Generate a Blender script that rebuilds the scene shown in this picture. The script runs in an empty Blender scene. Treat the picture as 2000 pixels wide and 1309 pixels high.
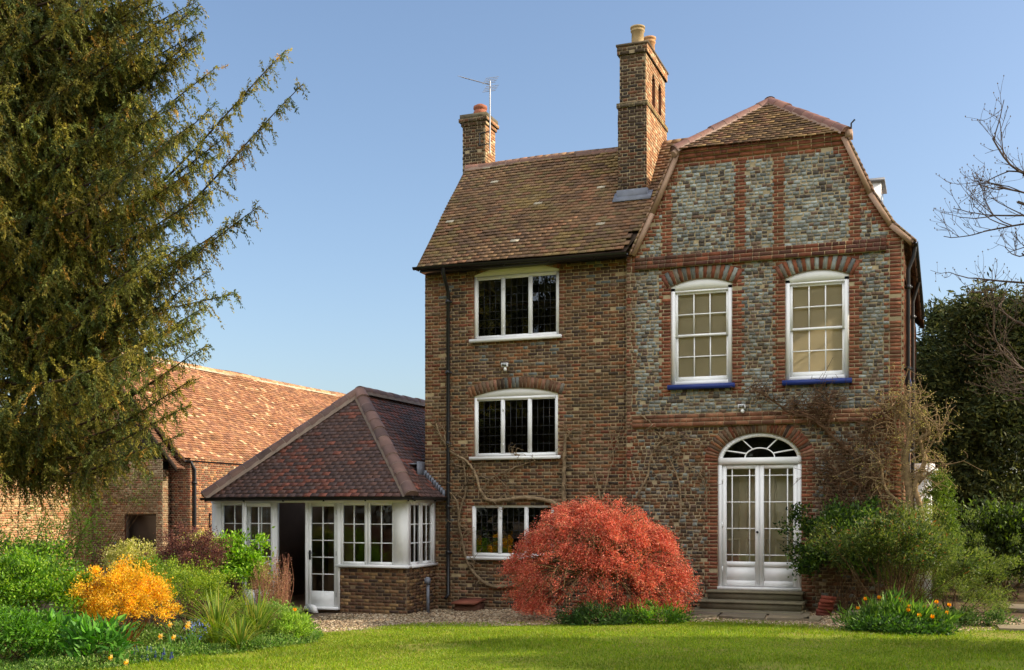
import bpy, math, random
import numpy as np
from mathutils import Vector

# ------------------------------------------------------------------ camera, sky, sun, exposure
scn = bpy.context.scene
F, CXP, YHP, TH, CH = 2188.0, 1000.0, 1000.0, math.radians(21), 1.75
SN, CS = math.sin(TH), math.cos(TH)
cam_d = bpy.data.cameras.new("camera")
cam = bpy.data.objects.new("camera", cam_d); scn.collection.objects.link(cam)
cam.location = (0, 0, CH); cam.rotation_euler = (math.pi / 2, 0, TH)
cam_d.sensor_width = 36; cam_d.lens = 36 * F / 2000; cam_d.shift_y = (YHP - 654.5) / 2000
cam_d.clip_start = 0.1; cam_d.clip_end = 2000
scn.camera = cam

FILL_CLOUD = 10.5
SUN_EL, SUN_AZ = math.radians(31), math.radians(15)      # azimuth: from +X towards +Y
world = bpy.data.worlds.new("World"); scn.world = world; world.use_nodes = True
wn = world.node_tree
sky = wn.nodes.new("ShaderNodeTexSky"); sky.sky_type = 'NISHITA'; sky.sun_disc = False
sky.sun_elevation = SUN_EL; sky.sun_rotation = math.pi / 2 - SUN_AZ
sky.air_density = 1.0; sky.dust_density = 2.1; sky.ozone_density = 2.0
wn.nodes["Background"].inputs[1].default_value = 0.15
# unseen cloud bank added behind the camera as fill light for the shaded front
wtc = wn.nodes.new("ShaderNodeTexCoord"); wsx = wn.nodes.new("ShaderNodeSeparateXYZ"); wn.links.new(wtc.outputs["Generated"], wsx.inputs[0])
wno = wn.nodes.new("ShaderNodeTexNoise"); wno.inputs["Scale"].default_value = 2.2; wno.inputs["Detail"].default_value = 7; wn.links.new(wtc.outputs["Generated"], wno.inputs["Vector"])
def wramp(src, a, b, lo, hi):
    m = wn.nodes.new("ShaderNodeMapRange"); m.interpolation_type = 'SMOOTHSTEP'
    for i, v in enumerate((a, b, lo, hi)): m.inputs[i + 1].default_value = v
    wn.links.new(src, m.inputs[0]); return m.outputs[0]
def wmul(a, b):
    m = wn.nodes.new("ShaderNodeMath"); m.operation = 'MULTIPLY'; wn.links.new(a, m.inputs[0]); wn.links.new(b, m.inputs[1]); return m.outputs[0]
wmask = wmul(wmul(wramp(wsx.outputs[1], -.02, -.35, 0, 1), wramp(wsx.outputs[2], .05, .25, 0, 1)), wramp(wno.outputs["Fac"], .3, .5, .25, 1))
wmx = wn.nodes.new("ShaderNodeMix"); wmx.data_type = 'RGBA'; wmx.inputs[7].default_value = (FILL_CLOUD * .97, FILL_CLOUD * .98, FILL_CLOUD, 1)
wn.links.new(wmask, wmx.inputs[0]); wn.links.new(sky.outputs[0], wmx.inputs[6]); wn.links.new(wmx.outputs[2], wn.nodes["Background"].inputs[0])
sun_d = bpy.data.lights.new("sun", 'SUN'); sun_d.energy = 4.8; sun_d.angle = math.radians(0.6)
sun_d.color = (1.0, 0.86, 0.66)
sun = bpy.data.objects.new("sun", sun_d); scn.collection.objects.link(sun)
SV = Vector((math.cos(SUN_EL) * math.cos(SUN_AZ), math.cos(SUN_EL) * math.sin(SUN_AZ), math.sin(SUN_EL)))
sun.rotation_euler = SV.to_track_quat('Z', 'Y').to_euler(); sun.location = (30, 10, 30)
scn.view_settings.view_transform = 'Standard'; scn.view_settings.look = 'None'
scn.view_settings.gamma = 1.0; scn.view_settings.exposure = 0.5
scn.cycles.max_bounces = 8; scn.cycles.transparent_max_bounces = 12

# ------------------------------------------------------------------ helpers
def ray(px, py):
    u = (px - CXP) / F
    return -SN + u * CS, CS + u * SN, (YHP - py) / F
def P(px, py, Y):                       # measured point on a plane of constant depth Y
    dx, dy, v = ray(px, py); t = Y / dy
    return np.array((dx * t, Y, CH + v * t))
def PX(px, py, X):
    dx, dy, v = ray(px, py); t = X / dx
    return np.array((X, dy * t, CH + v * t))
def G(px, py, z=0.0):                   # measured point on the ground
    dx, dy, v = ray(px, py); t = (z - CH) / v
    return np.array((dx * t, dy * t, z))
def S(r, g, b):
    f = lambda c: c / 12.92 if c <= .04045 else ((c + .055) / 1.055) ** 2.4
    return (f(r / 255), f(g / 255), f(b / 255))
def nrm(a):
    a = np.asarray(a, float); return a / np.maximum(np.linalg.norm(a, axis=-1, keepdims=True), 1e-9)
R = np.random.default_rng(7)

class Geo:
    def __init__(s): s.v = []; s.f = []; s.c = []; s.n = 0
    def add(s, v, f, c):
        v = np.asarray(v, float).reshape(-1, 3); f = np.asarray(f, np.int64)
        if len(f) == 0: return
        c = np.asarray(c, float)
        if c.ndim == 1: c = np.tile(c, (len(f), 1))
        s.v.append(v); s.f.append(f + s.n); s.c.append(c); s.n += len(v)
    def build(s, name, m, parent=None, base=None, smooth=False):
        me = bpy.data.meshes.new(name)
        b = np.array(base if base is not None else (parent and BASE.get(parent.name)) or (0, 0, 0), float)
        if s.v:
            V = np.concatenate(s.v) - b
            loops = np.concatenate([f.ravel() for f in s.f])
            tot = np.concatenate([np.full(len(f), f.shape[1]) for f in s.f])
            col = np.concatenate(s.c)
            me.vertices.add(len(V)); me.vertices.foreach_set("co", V.ravel())
            me.loops.add(len(loops)); me.loops.foreach_set("vertex_index", loops.astype(np.int32))
            me.polygons.add(len(tot))
            st = np.concatenate(([0], np.cumsum(tot)[:-1]))
            me.polygons.foreach_set("loop_start", st.astype(np.int32))
            me.polygons.foreach_set("loop_total", tot.astype(np.int32))
            if smooth: me.polygons.foreach_set("use_smooth", np.ones(len(tot), bool))
            a = me.color_attributes.new("Col", 'FLOAT_COLOR', 'CORNER')
            cc = np.repeat(np.c_[col, np.ones(len(col))], tot, axis=0)
            a.data.foreach_set("color", cc.ravel().astype(np.float32))
            me.update(calc_edges=True)
        o = bpy.data.objects.new(name, me); scn.collection.objects.link(o)
        me.materials.append(m)
        if parent is not None:
            o.parent = parent; BASE[o.name] = tuple(b)
        else:
            o.location = tuple(b); BASE[o.name] = tuple(b)
        return o
BASE = {}
def tag(o, label, cat, group=None, kind=None):
    if label: o["label"] = label
    if cat: o["category"] = cat
    if group: o["group"] = group
    if kind: o["kind"] = kind
    return o
def thing(name, loc, label, cat, group=None):
    o = bpy.data.objects.new(name, None); scn.collection.objects.link(o)
    o.location = tuple(float(x) for x in loc); o.empty_display_size = .2
    BASE[o.name] = tuple(float(x) for x in loc)
    return tag(o, label, cat, group)

BOXF = np.array([[0, 3, 2, 1], [4, 5, 6, 7], [0, 1, 5, 4], [1, 2, 6, 5], [2, 3, 7, 6], [3, 0, 4, 7]])
def box(g, x0, x1, y0, y1, z0, z1, c=(.8, .8, .8)):
    g.add([(x0, y0, z0), (x1, y0, z0), (x1, y1, z0), (x0, y1, z0), (x0, y0, z1), (x1, y0, z1), (x1, y1, z1), (x0, y1, z1)], BOXF, c)
def boxes(g, C8, c):                     # C8: (N,8,3)
    n = len(C8)
    f = (np.arange(n)[:, None, None] * 8 + BOXF[None]).reshape(-1, 4)
    g.add(np.asarray(C8).reshape(-1, 3), f, np.repeat(np.asarray(c), 6, axis=0))
def obox(g, org, ax, ay, az, c):         # oriented box from a corner and three edge vectors
    o, ax, ay, az = (np.asarray(k, float) for k in (org, ax, ay, az))
    g.add([o, o + ax, o + ax + ay, o + ay, o + az, o + ax + az, o + ax + ay + az, o + ay + az], BOXF, c)
def quad(g, a, b, c_, d, c): g.add([a, b, c_, d], [[0, 1, 2, 3]], c)
def tube(g, pts, r, c=(.1, .08, .06), sides=6, cap=True):
    pts = np.asarray(pts, float); n = len(pts); r = np.broadcast_to(np.asarray(r, float), (n,))
    t = nrm(np.gradient(pts, axis=0)); ref = np.array((.31, .83, .46)) if abs(t[0][2]) > .5 else np.array((0.02, .05, 1.))
    s1 = nrm(np.cross(t, ref)); s2 = np.cross(t, s1)
    a = np.arange(sides) * 2 * math.pi / sides
    V = pts[:, None] + r[:, None, None] * (np.cos(a)[None, :, None] * s1[:, None] + np.sin(a)[None, :, None] * s2[:, None])
    i = np.arange(n - 1)[:, None] * sides; j = np.arange(sides)[None]; k = (j + 1) % sides
    f = np.stack([i + j, i + k, i + sides + k, i + sides + j], -1).reshape(-1, 4)
    g.add(V.reshape(-1, 3), f, c)
    if cap:
        for e, sg in ((0, 1), (n - 1, -1)):
            g.add(V[e], [list(range(sides))[::-sg]], c)
def lathe(g, cx, cy, prof, c, sides=14):
    prof = np.asarray(prof, float); a = np.arange(sides) * 2 * math.pi / sides
    V = np.stack([cx + prof[:, 0, None] * np.cos(a), cy + prof[:, 0, None] * np.sin(a), np.broadcast_to(prof[:, 1, None], (len(prof), sides))], -1)
    i = np.arange(len(prof) - 1)[:, None] * sides; j = np.arange(sides)[None]; k = (j + 1) % sides
    g.add(V.reshape(-1, 3), np.stack([i + j, i + k, i + sides + k, i + sides + j], -1).reshape(-1, 4), c)
def smooth_path(pts, n=8):
    pts = np.asarray(pts, float); p = np.vstack([2 * pts[0] - pts[1], pts, 2 * pts[-1] - pts[-2]]); out = []
    t = np.linspace(0, 1, n, endpoint=False)[:, None]
    for i in range(1, len(p) - 2):
        a, b, c, d = p[i - 1], p[i], p[i + 1], p[i + 2]
        out.append(.5 * (2 * b + (c - a) * t + (2 * a - 5 * b + 4 * c - d) * t ** 2 + (3 * b - a - 3 * c + d) * t ** 3))
    out.append(pts[-1:]); return np.vstack(out)
def leaves(g, pos, d, ln, wd, col, fold=.12):
    pos = np.asarray(pos, float); n = len(pos); d = nrm(d)
    s = nrm(np.cross(d, R.normal(size=(n, 3)))); nn = np.cross(d, s)
    ln = np.broadcast_to(np.asarray(ln, float), (n,))[:, None]; wd = np.broadcast_to(np.asarray(wd, float), (n,))[:, None]
    m = pos + d * ln * .45 + nn * ln * fold
    V = np.stack([pos, m - s * wd / 2, pos + d * ln, m + s * wd / 2], 1)
    g.add(V.reshape(-1, 3), np.arange(n * 4).reshape(n, 4), col)
def pick(cols, n, w=None, jit=.12):
    cols = np.array(cols, float); i = R.choice(len(cols), n, p=None if w is None else np.array(w) / sum(w))
    return np.clip(cols[i] * (1 + R.normal(0, jit, (n, 1))), .003, .95)

# ------------------------------------------------------------------ materials
def base_mat(name):
    m = bpy.data.materials.new(name); m.use_nodes = True
    nt = m.node_tree; b = nt.nodes["Principled BSDF"]; return m, nt, b
def vc_mat(name, rough=.85, nscale=6.0, namt=.25, bump=0.0, bscale=60.0, spec=.3, tint=None, tscale=.7, tamt=.0):
    m, nt, b = base_mat(name); N, L = nt.nodes.new, nt.links.new
    at = N("ShaderNodeAttribute"); at.attribute_name = "Col"
    tc = N("ShaderNodeTexCoord"); nz = N("ShaderNodeTexNoise"); nz.inputs["Scale"].default_value = nscale; nz.inputs["Detail"].default_value = 6
    L(tc.outputs["Object"], nz.inputs["Vector"])
    mr = N("ShaderNodeMapRange"); mr.inputs[1].default_value = .3; mr.inputs[2].default_value = .7
    mr.inputs[3].default_value = 1 - namt; mr.inputs[4].default_value = 1 + namt; L(nz.outputs["Fac"], mr.inputs[0])
    mx = N("ShaderNodeMix"); mx.data_type = 'RGBA'; mx.blend_type = 'MULTIPLY'; mx.inputs[0].default_value = 1
    L(at.outputs["Color"], mx.inputs[6]); L(mr.outputs[0], mx.inputs[7]); out = mx.outputs[2]
    if tint:
        n2 = N("ShaderNodeTexNoise"); n2.inputs["Scale"].default_value = tscale; n2.inputs["Detail"].default_value = 8; n2.inputs["Roughness"].default_value = .65
        L(tc.outputs["Object"], n2.inputs["Vector"])
        m2 = N("ShaderNodeMapRange"); m2.inputs[1].default_value = .48; m2.inputs[2].default_value = .68; m2.inputs[3].default_value = 0; m2.inputs[4].default_value = tamt
        L(n2.outputs["Fac"], m2.inputs[0])
        x2 = N("ShaderNodeMix"); x2.data_type = 'RGBA'; x2.inputs[7].default_value = (*tint, 1)
        L(m2.outputs[0], x2.inputs[0]); L(out, x2.inputs[6]); out = x2.outputs[2]
    L(out, b.inputs["Base Color"]); b.inputs["Roughness"].default_value = rough; b.inputs["Specular IOR Level"].default_value = spec
    if bump:
        nb = N("ShaderNodeTexNoise"); nb.inputs["Scale"].default_value = bscale; nb.inputs["Detail"].default_value = 4; L(tc.outputs["Object"], nb.inputs["Vector"])
        bp = N("ShaderNodeBump"); bp.inputs["Strength"].default_value = bump; bp.inputs["Distance"].default_value = .02
        L(nb.outputs["Fac"], bp.inputs["Height"]); L(bp.outputs[0], b.inputs["Normal"])
    return m
def leaf_mat(name, trans=.35, rough=.5, spec=.3):
    m, nt, b = base_mat(name); N, L = nt.nodes.new, nt.links.new
    at = N("ShaderNodeAttribute"); at.attribute_name = "Col"; L(at.outputs["Color"], b.inputs["Base Color"])
    b.inputs["Roughness"].default_value = rough; b.inputs["Specular IOR Level"].default_value = spec
    tr = N("ShaderNodeBsdfTranslucent"); mx = N("ShaderNodeMixShader"); mx.inputs[0].default_value = trans
    hs = N("ShaderNodeHueSaturation"); hs.inputs["Value"].default_value = 1.3; hs.inputs["Saturation"].default_value = 1.1
    L(at.outputs["Color"], hs.inputs["Color"]); L(hs.outputs[0], tr.inputs["Color"])
    L(b.outputs[0], mx.inputs[1]); L(tr.outputs[0], mx.inputs[2]); L(mx.outputs[0], nt.nodes["Material Output"].inputs[0]); return m
def glass_mat(name, tint=(.97, .98, .97), wob=.0, k=1.1):
    m, nt, b = base_mat(name); N, L = nt.nodes.new, nt.links.new; nt.nodes.remove(b)
    t = N("ShaderNodeBsdfTransparent"); t.inputs[0].default_value = (*tint, 1); gl = N("ShaderNodeBsdfGlossy"); gl.inputs["Roughness"].default_value = .015
    fr = N("ShaderNodeFresnel"); fr.inputs[0].default_value = 1.55; mx = N("ShaderNodeMixShader")
    mu = N("ShaderNodeMath"); mu.operation = 'MULTIPLY_ADD'; mu.inputs[1].default_value = k; mu.inputs[2].default_value = .02
    L(fr.outputs[0], mu.inputs[0]); L(mu.outputs[0], mx.inputs[0]); L(t.outputs[0], mx.inputs[1]); L(gl.outputs[0], mx.inputs[2])
    if wob:
        tc = N("ShaderNodeTexCoord"); nz = N("ShaderNodeTexNoise"); nz.inputs["Scale"].default_value = 3.5; L(tc.outputs["Object"], nz.inputs["Vector"])
        bp = N("ShaderNodeBump"); bp.inputs["Strength"].default_value = wob; bp.inputs["Distance"].default_value = .05
        L(nz.outputs["Fac"], bp.inputs["Height"]); L(bp.outputs[0], gl.inputs["Normal"])
    L(mx.outputs[0], nt.nodes["Material Output"].inputs[0]); return m
def plain_mat(name, col, rough=.5, metal=0.0, spec=.4, namt=.08, nscale=5):
    m = vc_mat(name, rough, nscale, namt, spec=spec); nt = m.node_tree; at = [n for n in nt.nodes if n.type == 'ATTRIBUTE'][0]
    mx = [n for n in nt.nodes if n.type == 'MIX'][0]
    for l in list(nt.links):
        if l.from_node == at: nt.links.remove(l)
    mx.inputs[6].default_value = (*col, 1); nt.nodes["Principled BSDF"].inputs["Metallic"].default_value = metal; return m

M_BRICK = vc_mat("brickwork", .92, 9, .22, .5, 90, .15, tint=S(96, 84, 58), tscale=.55, tamt=.35)
M_TILE = vc_mat("clay_tile", .85, 7, .25, .4, 70, .2, tint=S(104, 88, 58), tscale=1.1, tamt=.3)
M_TILE_NEW = vc_mat("dark_clay_tile", .6, 7, .15, .3, 70, .35)
M_STONE = vc_mat("stone", .9, 4, .25, .5, 40, .2, tint=S(88, 88, 60), tscale=2.0, tamt=.5)
M_WHITE = plain_mat("white_paint", (.86, .86, .85), .45, namt=.03)
M_CREAM = plain_mat("cream_paint", (.88, .77, .55), .8, namt=.05)
M_BLIND = plain_mat("cream_blind", (.95, .83, .60), .9, namt=.08, nscale=2)
_nt = M_BLIND.node_tree; _tr = _nt.nodes.new("ShaderNodeBsdfTranslucent"); _tr.inputs[0].default_value = (.9, .76, .52, 1); _ms = _nt.nodes.new("ShaderNodeMixShader"); _ms.inputs[0].default_value = .4
_nt.links.new(_nt.nodes["Principled BSDF"].outputs[0], _ms.inputs[1]); _nt.links.new(_tr.outputs[0], _ms.inputs[2]); _nt.links.new(_ms.outputs[0], _nt.nodes["Material Output"].inputs[0])
M_BLUE = plain_mat("blue_paint", S(32, 52, 120), .5)
M_BLACK = plain_mat("black_paint", (.012, .012, .013), .35)
M_LEAD = plain_mat("lead_sheet", S(112, 116, 126), .5, namt=.2)
M_METAL = plain_mat("grey_metal", S(150, 150, 152), .4, metal=.6)
M_DARK = plain_mat("dark_interior", S(70, 58, 48), .9)
M_GLASS = glass_mat("window_glass", wob=.10)
M_GLASS_OLD = glass_mat("leaded_glass", (.5, .52, .48), wob=.05, k=2.2)
M_BARK = vc_mat("bark", .95, 14, .35, .8, 30, .1)
M_LEAF = leaf_mat("leaf", .4)
M_NEEDLE = leaf_mat("needle", .28, .6, .2)
M_PETAL = leaf_mat("petal", .3, .6)
M_GEN = vc_mat("painted_object", .6, 6, .08)
M_TERRA = vc_mat("terracotta", .8, 9, .2, .2)

# ------------------------------------------------------------------ brick colours
C_RED = [S(140, 86, 65), S(130, 79, 60), S(150, 92, 67), S(122, 75, 60)]
C_GREY = [S(160, 160, 150), S(140, 140, 134), S(172, 174, 168), S(120, 120, 116), S(146, 134, 120), S(128, 104, 90), S(98, 90, 84)]
C_BROWN = [S(140, 102, 76), S(124, 92, 72), S(154, 108, 76), S(112, 88, 72), S(136, 116, 96), S(158, 106, 74), S(100, 82, 72)]
C_PINK = [S(164, 124, 100), S(148, 108, 88), S(140, 116, 94)]
C_DARKB = [S(104, 84, 70), S(116, 92, 74), S(130, 100, 76), S(94, 80, 70), S(140, 108, 80)]
dim = lambda cols, f: [tuple(x * f for x in c) for c in cols]
C_RED, C_BROWN, C_DARKB, C_PINK = dim(C_RED, .80), dim(C_BROWN, .68), dim(C_DARKB, .62), dim(C_PINK, .72)
C_GREY = [tuple(x * f for x, f in zip(c, (.76, .80, .82))) for c in C_GREY[:5]] + dim(C_GREY[5:], .70)
MORT = S(164, 148, 118)
def rc(cols, w=None, j=.11):
    i = R.choice(len(cols), p=None if w is None else np.array(w) / sum(w)); return np.clip(np.array(cols[i]) * (1 + R.normal(0, j)), .01, .9)

def brick_wall(g, org, ux, nv, z0, z1, intervals, colf, header=False, depth=.22, mort=MORT, rowh=.064, proud=.004):
    org, ux, nv = (np.asarray(a, float) for a in (org, ux, nv)); Z = np.array((0, 0, 1.))
    pt = lambda u, z, d: org + ux * u + Z * z + nv * d
    flip = np.dot(np.cross(ux, Z), nv) < 0
    C8, CC = [], []
    n = int(math.ceil((z1 - z0) / rowh)); per = .292
    for k in range(n):
        za = z0 + k * rowh; zb = min(za + rowh, z1); zc = (za + zb) / 2
        for it in intervals(zc):
            a, b = it[0], it[1]
            if b - a < .01: continue
            g.add([pt(a, za, 0), pt(b, za, 0), pt(b, zb, 0), pt(a, zb, 0)], [[0, 1, 2, 3]], np.array(mort) * (1 + R.normal(0, .05)))
            for e, fl in ((a, it[2]), (b, it[3])):
                if fl: g.add([pt(e, za, 0), pt(e, zb, 0), pt(e, zb, -depth), pt(e, za, -depth)], [[0, 1, 2, 3]], rc(C_RED))
            ov = it[4] if len(it) > 4 else None
            per_ = per; segs = [(0, .183), (.196, .280)]
            off = (k % 2) * per_ / 2
            x = math.floor((a - off) / per_) * per_ + off
            if ov: x = a if k % 2 == 0 else a - .196
            jj = .0018
            while x < b:
                if header and not ov: w1 = R.uniform(.07, .13); segs = [(0, w1 - .013)]; per_ = w1; jj = .0045; x = max(x, a)
                for s0, s1 in segs:
                    p, q = max(a + .003, x + s0), min(b - .003, x + s1)
                    if q - p < .024: continue
                    uc = (p + q) / 2
                    c = rc(ov, j=.13) if ov else colf(uc, zc, k, (q - p) < .15)
                    if c is None: continue
                    j = R.normal(0, jj, 4); pr = proud + R.normal(0, .0018)
                    lo, hi = za + .0055 + j[0], zb - .0055 + j[1]
                    p += j[2]; q += j[3]
                    e1, e2, e3 = R.normal(0, jj, 3); C8.append([pt(p, lo, -.002), pt(q, lo + e1, -.002), pt(q, lo + e1, pr), pt(p, lo, pr), pt(p + e2, hi, -.002), pt(q + e3, hi + e1, -.002), pt(q + e3, hi + e1, pr), pt(p + e2, hi, pr)]); CC.append(c)
                x += per_
    if C8: boxes(g, np.array(C8), np.array(CC))

def seg_arc(xc, zs, w, rise, n):         # segmental arch points + normals
    Rr = (w * w + rise * rise) / (2 * rise); zc = zs + rise - Rr; a = math.asin(min(1, w / Rr))
    t = np.linspace(-a, a, n); return np.c_[xc + Rr * np.sin(t), zc + Rr * np.cos(t)], np.c_[np.sin(t), np.cos(t)]
def ell_arc(xc, zs, a, b, n):
    t = np.linspace(math.pi, 0, n); p = np.c_[xc + a * np.cos(t), zs + b * np.sin(t)]; nn = nrm(np.c_[np.cos(t) / a, np.sin(t) / b]); return p, nn
def arch_ring(g, Y, p, nn, th, colf, mort=MORT, proud=.012, depth=.2, rings=1):
    n = len(p) - 1
    for i in range(n):
        a, b, na, nb = p[i], p[i + 1], nn[i], nn[i + 1]
        V = [(a[0], Y - .003, a[1]), (b[0], Y - .003, b[1]), (b[0] + nb[0] * th, Y - .003, b[1] + nb[1] * th), (a[0] + na[0] * th, Y - .003, a[1] + na[1] * th)]
        g.add(V, [[0, 1, 2, 3]], mort)
        g.add([(a[0], Y, a[1]), (b[0], Y, b[1]), (b[0], Y + depth, b[1]), (a[0], Y + depth, a[1])], [[0, 1, 2, 3]], rc(C_RED))
        for r in range(rings):
            r0, r1 = th * r / rings + .004, th * (r + 1) / rings - .004
            if rings == 1 and i % 2 == 0 and th > .2: r1 -= .0
            e = .08
            a2, b2 = a + (b - a) * e, b + (a - b) * e; na2, nb2 = na + (nb - na) * e, nb + (na - nb) * e
            q = [a2 + na2 * r0, b2 + nb2 * r0, b2 + nb2 * r1, a2 + na2 * r1]
            boxes(g, np.array([[(x[0], Y - proud, x[1]) for x in q] + [(x[0], Y - .001, x[1]) for x in q]]), np.array([colf(i, r)]))

def tile_roof(g, org, u, v, ulen, vlen, inside, colf, w=.175, ga=.105, th=.018, lift=.044, wav=.012):
    org = np.asarray(org, float); u = nrm(u); v = nrm(v); n = np.cross(u, v); n = n if n[2] > 0 else -n
    C8, CC = [], []; ph = R.uniform(0, 6, 4)
    for k in range(int(vlen / ga) + 1):
        v0 = k * ga
        for j in range(-1, int(ulen / w) + 2):
            u0 = j * w + (k % 2) * w / 2
            c_ = org + u * (u0 + w / 2) + v * (v0 + ga / 2)
            if not inside(c_): continue
            ua, ub = max(u0 + .0015, 0), min(u0 + w - .0015, ulen)
            if ub - ua < .03: continue
            dz = wav * (math.sin(u0 * 1.7 + ph[0]) + math.sin(v0 * 2.3 + u0 * .8 + ph[1])) + R.normal(0, .0015)
            va, vb = v0 + R.normal(0, .002), v0 + ga * 1.75
            l1, l2 = lift + R.normal(0, .0015), .004
            tl = R.normal(0, .0008)
            q = lambda uu, vv, h: org + u * uu + v * vv + n * (h + dz)
            C8.append([q(ua, va, l1 - th + tl), q(ub, va, l1 - th - tl), q(ub, vb, l2 - th), q(ua, vb, l2 - th), q(ua, va, l1 + tl), q(ub, va, l1 - tl), q(ub, vb, l2), q(ua, vb, l2)])
            CC.append(colf(c_, k))
    boxes(g, np.array(C8), np.array(CC))
def ridge_tiles(g, a, b, r, cols, seg=.32, mort=S(150, 138, 122), down=.5):
    a, b = np.asarray(a, float), np.asarray(b, float); L = np.linalg.norm(b - a); t = (b - a) / L
    s = nrm(np.cross(t, (0, 0, 1.))); up = np.cross(s, t); n = max(1, int(round(L / seg)))
    ang = np.linspace(-.15, math.pi + .15, 9)
    for i in range(n):
        p, q = a + t * (L * i / n + .006), a + t * (L * (i + 1) / n - .006); c = rc(cols, j=.14); jz = R.normal(0, .006)
        r0, r1 = r * 1.04, r * .97
        V = [p + s * r0 * math.cos(x) + up * (r0 * math.sin(x) * .8 + jz) for x in ang] + [q + s * r1 * math.cos(x) + up * (r1 * math.sin(x) * .8 + jz) for x in ang]
        g.add(V, [[k, k + 1, 10 + k - 0, 9 + k] for k in range(8)], c); g.add(V[:9], [list(range(9))], c); g.add(V[9:], [list(range(9))], c)
    for i in range(n + 1):
        p = a + t * (L * i / n); V = []
        for d in (-.008, .008):
            V += [p + t * d + s * r * .985 * math.cos(x) + up * r * .985 * math.sin(x) * .8 for x in ang]
        g.add(V, [[k, k + 1, 10 + k, 9 + k] for k in range(8)], mort)
    o = s * r * .98
    for sg in (1, -1):                    # mortar bedding on both flanks
        quad(g, a + o * sg, b + o * sg, b + o * sg * 1.12 - up * r * down, a + o * sg * 1.12 - up * r * down, mort)

def bars(g, xs, zs, x0, x1, z0, z1, y0, y1, w, c=(.8, .8, .8)):
    for x in xs: box(g, x - w / 2, x + w / 2, y0, y1, z0, z1, c)
    e = .002
    for z in zs: box(g, x0, x1, y0 + e, y1 - e, z - w / 2, z + w / 2, c)
def frame(g, x0, x1, z0, z1, y0, y1, wl, wt, wb, c=(.8, .8, .8)):
    box(g, x0, x0 + wl, y0, y1, z0, z1, c); box(g, x1 - wl, x1, y0, y1, z0, z1, c)
    box(g, x0 + wl, x1 - wl, y0, y1, z1 - wt, z1, c); box(g, x0 + wl, x1 - wl, y0, y1, z0, z0 + wb, c)
def arch_infill(g, x0, x1, zb, zs, rise, y0, y1, c=(.8, .8, .8), inset=.0):
    p, _ = seg_arc((x0 + x1) / 2, zs, (x1 - x0) / 2, rise, 15)
    for i in range(14):
        a, b = p[i], p[i + 1]
        g.add([(a[0], y0, zb), (b[0], y0, zb), (b[0], y0, b[1] + .06), (a[0], y0, a[1] + .06), (a[0], y1, zb), (b[0], y1, zb), (b[0], y1, b[1] + .06), (a[0], y1, a[1] + .06)], BOXF[[0, 1, 2, 4]], c)

# ------------------------------------------------------------------ THE BRICK HOUSE
YG, YL = 20.15, 20.27                    # front planes: gabled wing, long wing
XR, XM, XL = -0.61, -5.46, -9.64         # right corner, junction, left corner
house = thing("brick_house", (-5.0, YG, 0), "tall old brick house with tiled roofs, white windows and arched garden door", "house")
VERL = [(-5.34, 6.50), (-4.98, 7.24), (-4.51, 8.29)]
VERR = [(-0.46, 6.33), (-0.80, 6.66), (-1.13, 7.22), (-1.57, 8.24)]
def interp(pts, z):
    zs = [p[1] for p in pts]; return float(np.interp(z, zs, [p[0] for p in pts]))
def cut(ivs, a, b, fl=True):
    out = []
    for i in ivs:
        if b <= i[0] or a >= i[1]: out.append(i); continue
        if a > i[0]: out.append((i[0], a, i[2], fl))
        if b < i[1]: out.append((b, i[1], fl, i[3]))
    return out
def arc_half(z, zs, w, rise):            # half width of a segmental arch at height z
    Rr = (w * w + rise * rise) / (2 * rise); d = z - (zs + rise - Rr)
    return math.sqrt(max(0, Rr * Rr - d * d)) if d < Rr else 0

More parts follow.
